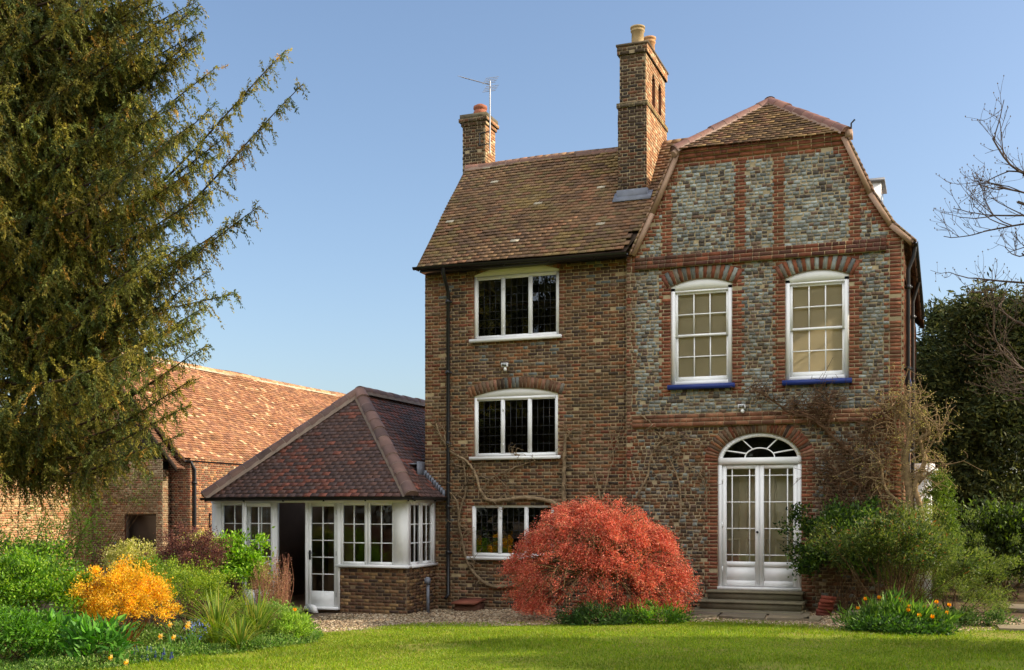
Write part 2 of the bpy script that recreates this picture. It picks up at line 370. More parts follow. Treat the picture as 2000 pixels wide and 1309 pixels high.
# -- gabled wing front: grey header panels between red dressings
SASH = [(-4.63, -3.51), (-2.58, -1.50)]; SZ0, SZ1, SRISE = 4.06, 5.83, .14
DX0, DX1, DZ0, DZ1, DB = -3.77, -2.30, .41, 2.66, .50; DC = (DX0 + DX1) / 2; DA = (DX1 - DX0) / 2
def gable_iv(z):
    a, b = XM, XR
    if z > 6.50: a = interp(VERL, z) + .03
    if z > 6.33: b = min(XR, interp(VERR, z) - .04)
    iv = [(a, b, False, False)]
    for x0, x1 in SASH:
        if SZ0 - .03 < z < SZ1: iv = cut(iv, x0, x1)
        elif SZ1 <= z < SZ1 + SRISE + .1:
            h = min((x1 - x0) / 2, arc_half(z - .08, SZ1, (x1 - x0) / 2, SRISE)); m = (x0 + x1) / 2
            if h > .02: iv = cut(iv, m - h, m + h, False)
    if DZ0 < z < DZ1: iv = cut(iv, DX0, DX1)
    elif DZ1 <= z < DZ1 + DB + .1:
        q = (z - DZ1) / (DB + .1)
        if q < 1: h = (DA + .1) * math.sqrt(1 - q * q); iv = cut(iv, DC - h, DC + h, False)
    k = int((z + .3) / .064); e = .05 if k % 2 else 0.0; st = []
    if 6.42 < z < 8.03: st = [(xc - .085 - e / 2, xc + .085 + e / 2) for xc in (-4.70, -3.37, -2.69, -1.40)]
    if z > 6.42: st += [(a, a + .15 + 2 * e)] + [(b - .16 - 2 * e, b)]
    if z >= 8.03: st = [(a, b)]
    if 3.85 < z <= 6.2:
        for x0, x1 in SASH: st += [(x0 - .17 - e, x0), (x1, x1 + .17 + e)]
    if z <= 6.42: st.append((b - .22 - 2 * e, b))
    if z < 2.9: st += [(DX0 - .19 - e, DX0), (DX1, DX1 + .19 + e)]
    for p0, p1 in st:
        out = []
        for i in iv:
            if len(i) > 4 or p1 <= i[0] or p0 >= i[1]: out.append(i); continue
            m0, m1 = max(p0, i[0]), min(p1, i[1])
            if m0 > i[0]: out.append((i[0], m0, i[2], False))
            out.append((m0, m1, i[2] and m0 == i[0], i[3] and m1 == i[1], C_RED if R.random() > .12 else C_RED + C_BROWN[:2]))
            if m1 < i[1]: out.append((m1, i[1], False, i[3]))
        iv = out
    return iv
def gable_col(x, z, k, hd):
    t = .055 if k % 2 else 0.0
    patch = math.sin(x * 2.3 + z) + math.sin(z * 2.9 - x * 1.1)
    if z > 6.42: return rc(C_GREY, [3, 2.4, 2.6, 1.6, 1.6, 1.3, 1] if patch > -.5 else [1.4, 1.8, .8, 1.6, 1.6, 2.4, 2], .1)
    if 6.20 < z <= 6.42: return rc([S(122, 76, 60), S(108, 70, 58), S(136, 84, 64)], j=.12)
    if 3.28 < z < 3.52: return rc([S(138, 96, 76), S(122, 86, 68), S(110, 88, 70), S(150, 106, 82)], j=.12)
    if x < XM + .15 + t: return rc(C_PINK[1:] + C_RED[:1] + C_BROWN[:2] if z > 3.4 else C_RED + C_BROWN, j=.1)
    if z > 3.5: return rc(C_GREY, [2.4, 2.6, 1.4, 2, 2, 1.9, 1.2] if patch > -.3 else [1.2, 1.8, .7, 1.6, 2, 2.6, 2], .1)
    return rc(C_GREY + C_DARKB + C_BROWN[:3], [.35, .6, .1, .8, .9, 1.6, 1, 1.2, 1.8, 1.8, 1, 1.4, 1.4, 1.4, 1.2], .1)
g = Geo()
brick_wall(g, (0, YG, 0), (1, 0, 0), (0, -1, 0), -.3, 8.36, gable_iv, gable_col, header=True, depth=.2)
vous = lambda i, r: rc(C_RED) if i % 2 == 0 else rc(C_RED + C_GREY[:5], j=.12)
for x0, x1 in SASH:
    p, nn = seg_arc((x0 + x1) / 2, SZ1, (x1 - x0) / 2 + .07, SRISE + .01, 20)
    arch_ring(g, YG, p, nn, .27, lambda i, r: rc(C_RED) if i % 2 == 0 else rc(C_GREY[:5]))
p, nn = ell_arc(DC, DZ1, DA, DB, 39)
arch_ring(g, YG, p, nn, .24, lambda i, r: rc(C_BROWN + C_RED + C_PINK, j=.15), rings=1)
gable_wall = g.build("wall", M_BRICK, house)
# platbands and corbelled top courses stand proud of the wall
def band(g, x0, x1, zs, cols):
    for z0, z1, pr in zs:
        x = x0
        box(g, x0, x1, YG - pr + .006, YG - .001, z0, z1, MORT)
        while x < x1 - .05:
            L = .215 if R.random() < .6 else .105; e = min(x + L, x1)
            box(g, x, e, YG - pr - R.uniform(0, .003), YG - .001, z0 + .005, z1 - .004, rc(cols, j=.14)); x += L + .01
g = Geo(); band(g, XM + .17, XR - .28, [(6.205, 6.28, .06), (6.28, 6.355, .045), (6.355, 6.43, .03)], [S(118, 70, 52), S(100, 60, 48), S(88, 58, 50)]); g.build("platband", M_BRICK, house)
g = Geo(); band(g, XM + .12, XR - .27, [(3.30, 3.375, .06), (3.375, 3.45, .045), (3.45, 3.525, .03)], [S(130, 86, 66), S(110, 76, 60), S(142, 98, 74)]); g.build("platband", M_BRICK, house)
g = Geo(); band(g, -4.50, -1.56, [(8.10, 8.175, .02), (8.175, 8.25, .05), (8.25, 8.325, .08)], C_RED); g.build("corbel_course", M_BRICK, house)

FY0, FY1, FZ0, FZ1 = 20.52, 21.72, 4.12, 5.92      # sash window on the sunny right flank
# -- long wing front
CAS = [(-8.58, -6.82, 5.13, 6.36, .17), (-8.58, -6.84, 2.83, 3.99, .15), (-8.63, -6.92, .88, 1.90, 0)]
def left_iv(z):
    iv = [(XL, XM + .1, False, False)]
    for x0, x1, z0, z1, rs in CAS:
        if z0 < z < z1: iv = cut(iv, x0, x1)
        elif rs and z1 <= z < z1 + rs + .1:
            h = min((x1 - x0) / 2, arc_half(z - .08, z1, (x1 - x0) / 2, rs)); m = (x0 + x1) / 2
            if h > .02: iv = cut(iv, m - h, m + h, False)
    return iv
def left_col(x, z, k, hd):
    q = .5 + .5 * math.sin(x * 1.3 + 2.1) * math.sin(z * 1.1 + .4)
    t = .05 if k % 2 else 0
    for x0, x1, z0, z1, rs in CAS:
        if z0 - .1 < z < z1 + .1 and (x0 - .14 - t < x < x0 or x1 < x < x1 + .14 + t): return rc(C_PINK + C_RED + C_BROWN[:1], j=.12)
    if z < 3.4 and x > -6.6: return rc(C_PINK + C_RED + C_BROWN, j=.13) if R.random() < .75 else rc(C_DARKB)
    if x < XL + .3 + t * 2: return rc(C_BROWN[:3] + C_PINK[1:] + C_RED[1:2], j=.13)
    if z < 1.2: return rc(C_BROWN + C_PINK + C_DARKB, j=.13)
    if q > .6: return rc(C_BROWN + C_GREY[5:6] + C_GREY[3:4], j=.1)
    return rc(C_BROWN + C_DARKB + C_RED[1:2], j=.1)
g = Geo()
brick_wall(g, (0, YL, 0), (1, 0, 0), (0, -1, 0), -.3, 6.68, left_iv, left_col, depth=.16, mort=S(168, 148, 114))
for x0, x1, z0, z1, rs in CAS[:2]:
    p, nn = seg_arc((x0 + x1) / 2, z1, (x1 - x0) / 2 + .08, rs + .01, 27)
    arch_ring(g, YL, p, nn, .21, lambda i, r: rc(C_BROWN + C_PINK[1:] + C_RED[1:2] + C_GREY[3:5], j=.14), proud=.011)
g.build("wall", M_BRICK, house)
# end and rear walls
g = Geo()
brick_wall(g, (XL, 0, 0), (0, 1, 0), (-1, 0, 0), -.3, 9.2, lambda z: [(YL, 24.6, False, False)] if z < 6.6 else [(20.0 + (z - 6.57) / 1.09, 24.85 - (z - 6.57) / 1.09, False, False)], lambda *a: rc(C_BROWN, j=.15), header=False)
g.build("wall", M_BRICK, house)
g = Geo()
brick_wall(g, (XR, 0, 0), (0, 1, 0), (1, 0, 0), -.3, 6.33, lambda z: cut([(YG + .002, 30, False, False)], FY0, FY1) if FZ0 < z < FZ1 else [(YG + .002, 30, False, False)], lambda x, z, k, h: rc(C_RED + C_BROWN[:3] + C_PINK, j=.13))
g.build("wall", M_BRICK, house)
g = Geo(); W = S(110, 84, 66)
quad(g, (XL, 24.6, -.3), (XM, 24.6, -.3), (XM, 24.6, 6.6), (XL, 24.6, 6.6), W)
quad(g, (XM, 24.6, -.3), (XM, 30, -.3), (XM, 30, 6.6), (XM, 24.6, 6.6), W)
quad(g, (XM, 30, -.3), (XR, 30, -.3), (XR, 30, 6.4), (XM, 30, 6.4), W)
g.add([(XM, 30, 6.4), (XR, 30, 6.4), (-1.57, 30, 8.3), (-3.04, 30, 9.4), (-4.51, 30, 8.3)], [[0, 1, 2, 3, 4]], W)
g.build("wall", M_BRICK, house)
# inner floors and partitions that stop light running through
g = Geo()
box(g, XL + .1, XM, YL + .25, 24.4, 6.60, 6.62); box(g, XL + .1, XM + .1, YL + .25, 24.4, 4.35, 4.42); box(g, XL + .1, XM + .1, YL + .25, 24.4, 2.3, 2.36)
box(g, XM + .12, XM + .2, YG + .22, 29.8, 0, 6.5)
g.build("interior", M_DARK, house)

# -- roofs
C_OLD = [S(134, 105, 80), S(124, 97, 76), S(142, 113, 84), S(114, 91, 74), S(138, 102, 78), S(126, 107, 78)]
def old_col(c, k):
    s = math.sin(c[0] * 1.9 + 1) * math.sin(c[2] * 2.7 + c[0] * .6)
    m = R.random()
    if m < .008: return np.array(S(186, 176, 156))
    if s > .3 and m < .35: return rc([S(134, 112, 74), S(124, 104, 70), S(142, 118, 80)], j=.08)
    return rc(C_OLD, j=.08)
ev = np.array((-9.66, 19.93, 6.56)); sl = np.array((0, 2.47, 2.68)); SLN = np.linalg.norm(sl)
g = Geo()
def in_left(c):
    x = c[0]
    if c[1] < 20.3: return x < -5.42
    return x < -5.3 + (c[2] - 6.58) * .46 + .15
tile_roof(g, ev, (1, 0, 0), sl, 5.2, SLN - .03, in_left, old_col, wav=.014)
quad(g, ev - (0, 0, .03), (-5.42, ev[1], 6.53), (-4.4, 22.4, 9.19), (-9.66, 22.4, 9.19), S(60, 48, 40))
quad(g, (-9.66, 22.4, 9.21), (-4.4, 22.4, 9.21), (-4.4, 25, 6.5), (-9.66, 25, 6.5), S(100, 74, 58))
roofL = g.build("roof", M_TILE, house)
g = Geo(); ridge_tiles(g, (-9.66, 22.42, 9.2), (-4.9, 22.42, 9.16), .12, [S(128, 92, 76), S(116, 84, 70), S(108, 80, 66)], mort=S(140, 116, 100)); g.build("ridge_tiles", M_TILE_NEW, roofL)
g = Geo()                                 # tiled verge undercloak at the left end
obox(g, (-9.68, 19.95, 6.50), (.10, 0, 0), sl, (0, -.02, .05), S(120, 98, 80)); g.build("verge", M_TILE_NEW, roofL)

AP = np.array((-3.04, 21.50, 9.46)); HL, HR = np.array((-4.55, 20.06, 8.29)), np.array((-1.53, 20.06, 8.27))
g = Geo()
hs = AP - (HL + HR) / 2; hs[0] = 0
def in_hip(c):
    f = (c[2] - 8.28) / (AP[2] - 8.28); return -4.55 + f * 1.51 - .02 < c[0] < -1.53 - f * 1.51 + .02
def tan_col(c, k): return rc([S(134, 108, 78), S(116, 94, 72), S(150, 122, 84), S(102, 82, 66), S(128, 96, 76)], j=.15)
tile_roof(g, HL + (-.05, -.02, .0), (1, 0, 0), hs, 3.1, np.linalg.norm(hs), in_hip, tan_col, w=.16, ga=.10)
RB = np.array((-3.04, 30, 9.46))
g.add([HL - (0, 0, .02), HR - (0, 0, .02), AP - (0, 0, .03)], [[0, 1, 2]], S(60, 48, 40))
C0 = S(104, 76, 60)
quad(g, HL, AP, RB, (-4.55, 30, 8.29), C0); quad(g, HR, AP, RB, (-1.53, 30, 8.27), C0)
quad(g, (-5.36, 20.1, 6.5), (-4.55, 20.1, 8.29), (-4.55, 30, 8.29), (-5.36, 30, 6.5), C0)
rv = [np.array((x + .02, 20.12, z)) for x, z in VERR]
for a, b in zip(rv[:-1], rv[1:]):
    quad(g, a, b, b + (0, 9.9, 0), a + (0, 9.9, 0), C0)
    tile_roof(g, a, (0, 1, 0), b - a, 9.8, np.linalg.norm(b - a) - .02, lambda c: True, lambda c, k: rc(C_OLD, j=.15), lift=.04)
roofG = g.build("roof", M_TILE, house)
g = Geo(); hc = [S(124, 88, 76), S(112, 80, 70), S(134, 96, 80)]
ridge_tiles(g, HL + (.0, 0, .03), AP + (0, 0, .03), .11, hc, .30, mort=S(150, 124, 108)); ridge_tiles(g, HR + (0, 0, .03), AP + (0, 0, .03), .11, hc, .30, mort=S(150, 124, 108))
ridge_tiles(g, AP + (0, 0, .05), RB + (0, 0, .05), .11, hc, .4); g.build("ridge_tiles", M_TILE_NEW, roofG)
VC = S(160, 130, 108)
for vs, sg in ((VERL, 1), (VERR, -1)):
    g = Geo()
    for (x0, z0), (x1, z1) in zip(vs[:-1], vs[1:]):
        d = nrm(np.array((x1 - x0, 0, z1 - z0))); q = np.array((d[2], 0, -d[0])) * .085 * sg
        obox(g, (x0 - .02 * sg, YG - .07, z0 + .0), np.array((x1 - x0, 0, z1 - z0)), q, (0, .09, 0), VC)
        n = int(np.hypot(x1 - x0, z1 - z0) / .1)
        for k in range(n):                # the tile ends that lap over the verge
            o = np.array((x0 + (x1 - x0) * k / n - .03 * sg, YG - .085, z0 + (z1 - z0) * k / n))
            obox(g, o, d * .105, -q * .35 + d * -.015, (0, .2, 0), rc(C_OLD, j=.12))
    g.build("verge", M_TILE_NEW, roofG)
g = Geo(); tube(g, [(-4.55, YG - .12, 8.24), (-4.50, YG - .06, 8.30)], [.06, .07], VC, 8); g.build("hip_end", M_TILE_NEW, roofG); g = Geo(); tube(g, [(-1.46, YG - .05, 8.3), (-1.46, YG - .05, 8.44), (-1.40, YG - .05, 8.50)], .015, (.02, .02, .02)); g.build("hip_iron", M_BLACK, roofG); g = Geo(); box(g, -1.56, -1.44, YG - .09, YG + .1, 8.2, 8.33, VC); g.build("hip_end", M_TILE_NEW, roofG)

# -- chimneys
def brick_box(g, x0, x1, y0, y1, z0, z1, colf, colr=None):
    brick_wall(g, (0, y0, 0), (1, 0, 0), (0, -1, 0), z0, z1, lambda z: [(x0, x1, False, False)], colf)
    brick_wall(g, (x1, 0, 0), (0, 1, 0), (1, 0, 0), z0, z1, lambda z: [(y0, y1, False, False)], colr or colf)
    brick_wall(g, (x0, 0, 0), (0, 1, 0), (-1, 0, 0), z0, z1, lambda z: [(y0, y1, False, False)], colf)
    brick_wall(g, (0, y1, 0), (1, 0, 0), (0, 1, 0), z0, z1, lambda z: [(x0, x1, False, False)], colf)
    quad(g, (x0, y0, z1), (x1, y0, z1), (x1, y1, z1), (x0, y1, z1), MORT)
shade_col = lambda *a: rc([S(78, 60, 49), S(68, 56, 48), S(90, 66, 50), S(62, 54, 48), S(84, 70, 58), S(100, 68, 50)], j=.12)  # darker brick for the unlit chimney faces: shade put into the colour
sunlit_col = lambda x, z, k, h: rc([S(176, 130, 92), S(184, 140, 102), S(160, 112, 80), S(192, 164, 128)], j=.13)  # lighter tan for the right-hand chimney faces: sunlight put into the colour
CX0, CX1, CY0, CY1 = -5.87, -5.33, 21.1, 22.75
ZC_SH, ZC_T = P(1235, 203, 21.1)[2], P(1235, 103, 21.1)[2]
g = Geo()
NI = [(21.62, 21.88), (22.14, 22.40)]; NZ0, NZ1 = ZC_SH + .10, ZC_SH + .62
def niche_iv(z):
    iv = [(CY0 + .012, CY1 - .012, False, False)]
    for a, b in NI:
        if NZ0 < z < NZ1: iv = cut(iv, a, b)
        elif NZ1 <= z < NZ1 + .13: h = math.sqrt(.13 ** 2 - (z - NZ1) ** 2); iv = cut(iv, (a + b) / 2 - h, (a + b) / 2 + h)
    return iv
brick_box(g, CX0 - .015, CX1 + .015, CY0 - .015, CY1 + .015, 7.3, ZC_SH, shade_col, sunlit_col)
u0, u1, v0, v1 = CX0 + .012, CX1 - .012, CY0 + .012, CY1 - .012
brick_wall(g, (0, v0, 0), (1, 0, 0), (0, -1, 0), ZC_SH, ZC_T, lambda z: [(u0, u1, False, False)], shade_col)
brick_wall(g, (u1, 0, 0), (0, 1, 0), (1, 0, 0), ZC_SH, ZC_T, niche_iv, sunlit_col, depth=.1)
quad(g, (u1 - .1, v0, ZC_SH), (u1 - .1, v1, ZC_SH), (u1 - .1, v1, ZC_T), (u1 - .1, v0, ZC_T), S(80, 60, 48))
brick_wall(g, (u0, 0, 0), (0, 1, 0), (-1, 0, 0), ZC_SH, ZC_T, lambda z: [(v0, v1, False, False)], shade_col)
brick_wall(g, (0, v1, 0), (1, 0, 0), (0, 1, 0), ZC_SH, ZC_T, lambda z: [(u0, u1, False, False)], shade_col)
brick_box(g, CX0 - .04, CX1 + .04, CY0 - .04, CY1 + .04, ZC_SH - .06, ZC_SH + .03, lambda *a: rc([S(96, 86, 62), S(84, 74, 58)]), lambda *a: rc([S(150, 128, 82), S(140, 112, 76)]))  # shoulder course: shaded palette, and a sunlit one painted on the right face
brick_box(g, CX0 - .03, CX1 + .03, CY0 - .03, CY1 + .03, ZC_T - .02, ZC_T + .14, shade_col, sunlit_col)
box(g, CX0 - .05, CX1 + .05, CY0 - .05, CY1 + .05, ZC_T + .14, ZC_T + .18, S(96, 84, 70))
ch1 = g.build("chimney", M_BRICK, house)
def pot(name, x, y, z, r, h, col, par, m):
    g = Geo(); lathe(g, x, y, [(r * .98, z), (r, z + .02), (r * .93, z + h * .1), (r * .9, z + h * .78), (r * 1.0, z + h * .8), (r * 1.06, z + h * .84), (r * .94, z + h * .88), (r * .94, z + h * .92), (r * 1.1, z + h * .94), (r * 1.1, z + h), (r * .85, z + h), (r * .8, z + h * .5)], col); return g.build(name, m, par, smooth=False)
pot("chimney_pot", -5.60, 21.50, ZC_T + .17, .135, .48, S(164, 140, 100), ch1, M_TERRA)
pot("chimney_pot", -5.56, 22.30, ZC_T + .17, .12, .58, S(176, 132, 88), ch1, M_TERRA)
g = Geo(); box(g, CX0 - .04, CX1 + .035, CY0 - .03, CY0 + .1, 7.76, 8.0); obox(g, (CX0 - .10, CY0 - .12, 7.75), (.76, 0, 0), (0, .20, .215), (0, -.01, .012), (.2, .2, .22)); g.build("flashing", M_LEAD, ch1)
g = Geo(); L0, L1, M0, M1 = -9.80, -9.27, 22.52, 23.10
brick_box(g, L0, L1, M0, M1, 6.0, 10.20, shade_col, sunlit_col); brick_box(g, L0 - .03, L1 + .03, M0 - .03, M1 + .03, 10.18, 10.26, shade_col, sunlit_col); brick_box(g, L0 - .07, L1 + .07, M0 - .07, M1 + .07, 10.26, 10.335, shade_col, sunlit_col)
box(g, L0 - .05, L1 + .05, M0 - .05, M1 + .05, 10.335, 10.43, S(100, 92, 76)); ch2 = g.build("chimney", M_BRICK, house)
g = Geo(); lathe(g, -9.50, 22.80, [(.11, 10.42), (.12, 10.46), (.15, 10.50), (.15, 10.56), (.13, 10.58), (.13, 10.60), (.155, 10.62), (.15, 10.68), (.08, 10.72), (0, 10.73)], S(150, 92, 68)); g.build("chimney_pot", M_TERRA, ch2)

# -- dormer, gutters, downpipes
g = Geo(); box(g, -2.3, -1.10, 22.75, 23.6, 7.72, 8.13); dm = g.build("dormer", M_WHITE, house)
g = Geo(); box(g, -2.3, -1.03, 22.68, 23.67, 8.13, 8.19); g.build("dormer_roof", M_LEAD, dm)
g = Geo(); box(g, -1.098, -1.088, 22.85, 23.5, 7.80, 8.06); g.build("pane", M_GLASS, dm)
def gutter(g, a, b, r=.055):
    a, b = np.asarray(a, float), np.asarray(b, float); t = nrm(b - a); s = nrm(np.cross(t, (0, 0, 1.))); ang = np.linspace(math.pi, 2 * math.pi, 8)
    for rr in (r, r * .9):
        V = [q + s * rr * math.cos(x) + np.array((0, 0, rr * math.sin(x))) for q in (a, b) for x in ang]
        g.add(V, [[k, k + 1, 9 + k, 8 + k] for k in range(7)], (.012, .012, .013))
    L = np.linalg.norm(b - a)
    for i in range(int(L / .9) + 1):
        q = a + t * min(L - .02, i * .9 + .1); obox(g, q + np.array((0, 0, -.08)) - s * .02, t * .02, s * .04, (0, 0, .08), (.012, .012, .013))
g = Geo(); gutter(g, (-9.72, 19.90, 6.56), (-5.38, 19.90, 6.50)); box(g, -9.62, -5.45, 19.98, 20.25, 6.47, 6.53, (.012,) * 3); g.build("gutter", M_BLACK, house)
g = Geo(); gutter(g, (-.43, 20.05, 6.32), (-.43, 28, 6.32)); g.build("gutter", M_BLACK, house)
def downpipe(name, path, par, r=.036, clips=()):
    g = Geo(); tube(g, path, r, (.012, .012, .013), 8)
    for (x, y, z) in clips: lathe(g, x, y, [(r, z - .04), (r * 1.35, z - .035), (r * 1.35, z + .035), (r, z + .04)], (.012, .012, .013), 8); box(g, x - .07, x + .07, y + .02, y + .035, z - .02, z + .02, (.012,) * 3)
    return g.build(name, M_BLACK, par)
PXX = -9.10
downpipe("downpipe", [(PXX + .03, 19.90, 6.54), (PXX + .03, 19.90, 6.40), (PXX, 20.12, 6.18), (PXX, 20.19, 6.08), (PXX, 20.19, 3.0), (PXX, 20.19, 1.0), (PXX, 20.19, .12), (PXX - .02, 20.10, .05)], house, clips=[(PXX, 20.19, z) for z in (5.9, 4.5, 3.1, 1.85, .95)])
downpipe("downpipe", [(-.43, 20.34, 6.28), (-.46, 20.34, 6.1), (-.54, 20.34, 5.9), (-.54, 20.34, 3), (-.54, 20.34, .1)], house, clips=[(-.54, 20.34, z) for z in (5.6, 4.2, 2.8)])
downpipe("downpipe", [(-.43, 23.5, 6.28), (-.54, 23.5, 5.9), (-.54, 23.5, .1)], house, clips=[(-.54, 23.5, z) for z in (5.6, 3.6)])

# white canted bay low on the right flank
g = Geo(); box(g, XR, -.2, 24.4, 25.8, -.1, 2.5); box(g, XR, -.08, 24.3, 25.9, 2.5, 2.64); box(g, XR, -.14, 24.35, 25.85, 2.64, 2.74); g.build("bay_window", M_WHITE, house)

# -- sash windows
def sash_window(x0, x1):
    m = (x0 + x1) / 2
    g = Geo(); y0, y1 = YG + .03, YG + .17
    frame(g, x0, x1, SZ0, SZ1, y0, y1, .075, .0, .07); arch_infill(g, x0, x1, SZ1 - .05, SZ1, SRISE, y0 + .0, y1)
    box(g, x0 + .075, x1 - .075, y0, y1, SZ1 - .08, SZ1 - .052)
    w = g.build("window", M_WHITE, house)
    a, b = x0 + .075, x1 - .075; zm = (SZ0 + SZ1) / 2 + .02
    for lo, hi, ya, zz in ((zm - .02, SZ1 - .08, YG + .07, 0), (SZ0 + .07, zm + .02, YG + .105, 1)):
        g = Geo(); frame(g, a, b, lo, hi, ya, ya + .032, .045, .04, .04 if zz == 0 else .085)
        i0, i1 = a + .045, b - .045; j0, j1 = lo + (.04 if zz == 0 else .085), hi - .04
        bars(g, [i0 + (i1 - i0) * k / 3 for k in (1, 2)], [(j0 + j1) / 2], i0, i1, j0, j1, ya + .003, ya + .028, .02); s = g.build("sash", M_WHITE, w)
        for c in range(3):
            for r in range(2):
                gg = Geo(); ga, gb = i0 + (i1 - i0) * c / 3, i0 + (i1 - i0) * (c + 1) / 3; gc, gd = j0 + (j1 - j0) * r / 2, j0 + (j1 - j0) * (r + 1) / 2
                tx, tz = R.normal(0, .0035, 2)
                quad(gg, (ga, ya + .014 - tx, gc), (gb, ya + .014 + tx, gc), (gb, ya + .014 + tx + tz, gd), (ga, ya + .014 - tx + tz, gd), (.8,) * 3)
                GP.append((gg, w))
    g = Geo(); box(g, x0 - .04, x1 + .05, YG - .10, YG + .1, SZ0 - .085, SZ0 - .004); g.build("sill", M_BLUE, w)
    g = Geo(); quad(g, (x0 - .0, YG + .15, SZ0 - .1), (x1 + .0, YG + .15, SZ0 - .1), (x1 + .0, YG + .15, SZ1 + .2), (x0 - .0, YG + .15, SZ1 + .2), (.9, .77, .54)); g.build("blind", M_BLIND, w)
    # one mesh for the window's panes
    gg = Geo()
    for q, ww in [k for k in GP if k[1] == w]: gg.add(q.v[0], q.f[0], q.c[0])
    gg.build("panes", M_GLASS, w)
GP = []
for a, b in SASH: sash_window(a, b)

def flank_window():
    mp = lambda g_: setattr(g_, 'v', [np.c_[XR - .06 - v[:, 1], v[:, 0], v[:, 2]] for v in g_.v]) or g_
    g = Geo(); frame(g, FY0, FY1, FZ0, FZ1, 0, .08, .06, .07, .07); i0, i1, j0, j1 = FY0 + .06, FY1 - .06, FZ0 + .07, FZ1 - .07
    bars(g, [i0 + (i1 - i0) * k / 3 for k in (1, 2)], [j0 + (j1 - j0) * k / 4 for k in (1, 2, 3)], i0, i1, j0, j1, .02, .05, .022); w = mp(g).build("window", M_WHITE, house)
    g = Geo(); quad(g, (i0, .035, j0), (i1, .035, j0), (i1, .035, j1), (i0, .035, j1), (.8,) * 3); mp(g).build("panes", M_GLASS, w)
    g = Geo(); box(g, XR - .05, XR + .09, FY0 - .05, FY1 + .05, FZ0 - .075, FZ0 - .004); g.build("sill", M_BLUE, w)
    g = Geo(); x0, x1 = XM + .22, XR - .20                    # the pale upstairs room behind the sashes
    box(g, x0, x1, YG + .21, 23.4, 3.62, 3.66); box(g, x0, x1, YG + .21, 23.4, 6.24, 6.28); box(g, x0, x1, 23.4, 23.45, 3.62, 6.28); box(g, x0, x0 + .03, YG + .21, 23.4, 3.66, 6.24); g.build("upper_room", M_CREAM, house)
flank_window()

# -- leaded casements
def casement(x0, x1, z0, z1, rs, nr):
    g = Geo(); y0, y1 = YL + .02, YL + .12
    frame(g, x0, x1, z0, z1, y0, y1, .055, .05, .05)
    if rs: arch_infill(g, x0, x1, z1, z1, rs - .01, y0 + .004, y1)
    n = 3; wl = (x1 - x0 - .11 - .09) / 3; ops = [x0 + .055 + k * (wl + .045) for k in range(3)]
    for k in (1, 2): box(g, ops[k] - .045, ops[k], y0 + .002, y1, z0 + .05, z1 - .05)
    w = g.build("window", M_WHITE, house)
    gg, gl = Geo(), Geo()
    for k, a in enumerate(ops):
        b = a + wl; s = Geo(); q = .018
        frame(s, a, b, z0 + .05, z1 - .05, y0 + .02, y0 + .05, q, q, q)
        for hz in (z0 + .22, z1 - .25): box(s, a - .012, a + .012, y0 - .015, y0 + .0, hz - .03, hz + .03) if k == 1 else None
        s.build("casement", M_WHITE, w); gg, gl = Geo(), Geo()
        a2, b2, c, d = a + q, b - q, z0 + .05 + q, z1 - .05 - q
        bars(gl, [a2 + (b2 - a2) * i / 4 for i in range(1, 4)], [c + (d - c) * i / nr for i in range(1, nr)], a2, b2, c, d, y0 + .03, y0 + .04, .007, (.05, .05, .055))
        for i in range(4):
            for j in range(nr):
                tx, tz = R.normal(0, .0009, 2); p0, p1 = a2 + (b2 - a2) * i / 4, a2 + (b2 - a2) * (i + 1) / 4; r0, r1 = c + (d - c) * j / nr, c + (d - c) * (j + 1) / nr
                quad(gg, (p0, y0 + .035 - tx, r0), (p1, y0 + .035 + tx, r0), (p1, y0 + .035 + tx + tz, r1), (p0, y0 + .035 - tx + tz, r1), (.5,) * 3)
        gl.build("leading", M_BLACK, w); gg.build("panes", M_GLASS_OLD, w)
    g = Geo(); box(g, x0 - .07, x1 + .06, YL - .09, YL + .05, z0 - .065, z0 - .003); g.build("sill", M_WHITE, w)
for (x0, x1, z0, z1, rs), nr in zip(CAS, (7, 6, 6)): casement(x0, x1, z0, z1, rs, nr)
# the lit bulb seen through the middle casement
g = Geo(); lathe(g, -6.98, 20.9, [(0, 3.70), (.03, 3.71), (.04, 3.74), (.03, 3.78), (.012, 3.80), (.012, 3.86)], (1, .7, .3), 8)
mb, nt, b_ = base_mat("bulb_glow"); b_.inputs["Emission Color"].default_value = (1, .62, .25, 1); b_.inputs["Emission Strength"].default_value = 12
tag(g.build("light_bulb", mb), "small glowing bulb behind the right light of the middle leaded window", "bulb")

# -- arched garden door
g = Geo(); y0, y1 = YG + .03, YG + .15
box(g, DX0, DX0 + .07, y0, y1, DZ0, DZ1 - .06); box(g, DX1 - .07, DX1, y0, y1, DZ0, DZ1 - .06); box(g, DX0, DX1, y0 - .01, y1, DZ1 - .06, DZ1 + .06)
pa, _ = ell_arc(DC, DZ1, DA, DB, 33); pb, _ = ell_arc(DC, DZ1, DA - .07, DB - .07, 33)
for i in range(32):
    g.add([(pa[i][0], y0, pa[i][1]), (pa[i + 1][0], y0, pa[i + 1][1]), (pb[i + 1][0], y0, pb[i + 1][1]), (pb[i][0], y0, pb[i][1]), (pa[i][0], y1, pa[i][1]), (pa[i + 1][0], y1, pa[i + 1][1]), (pb[i + 1][0], y1, pb[i + 1][1]), (pb[i][0], y1, pb[i][1])], BOXF[:5], (.8,) * 3)
dr = g.build("door_frame", M_WHITE, house)
g = Geo()
ia, ib = .26, .17; pi, _ = ell_arc(DC, DZ1 + .06, ia, ib, 17); tube(g, [(x, y0 + .05, z) for x, z in pi], .013, (.8,) * 3, 4)
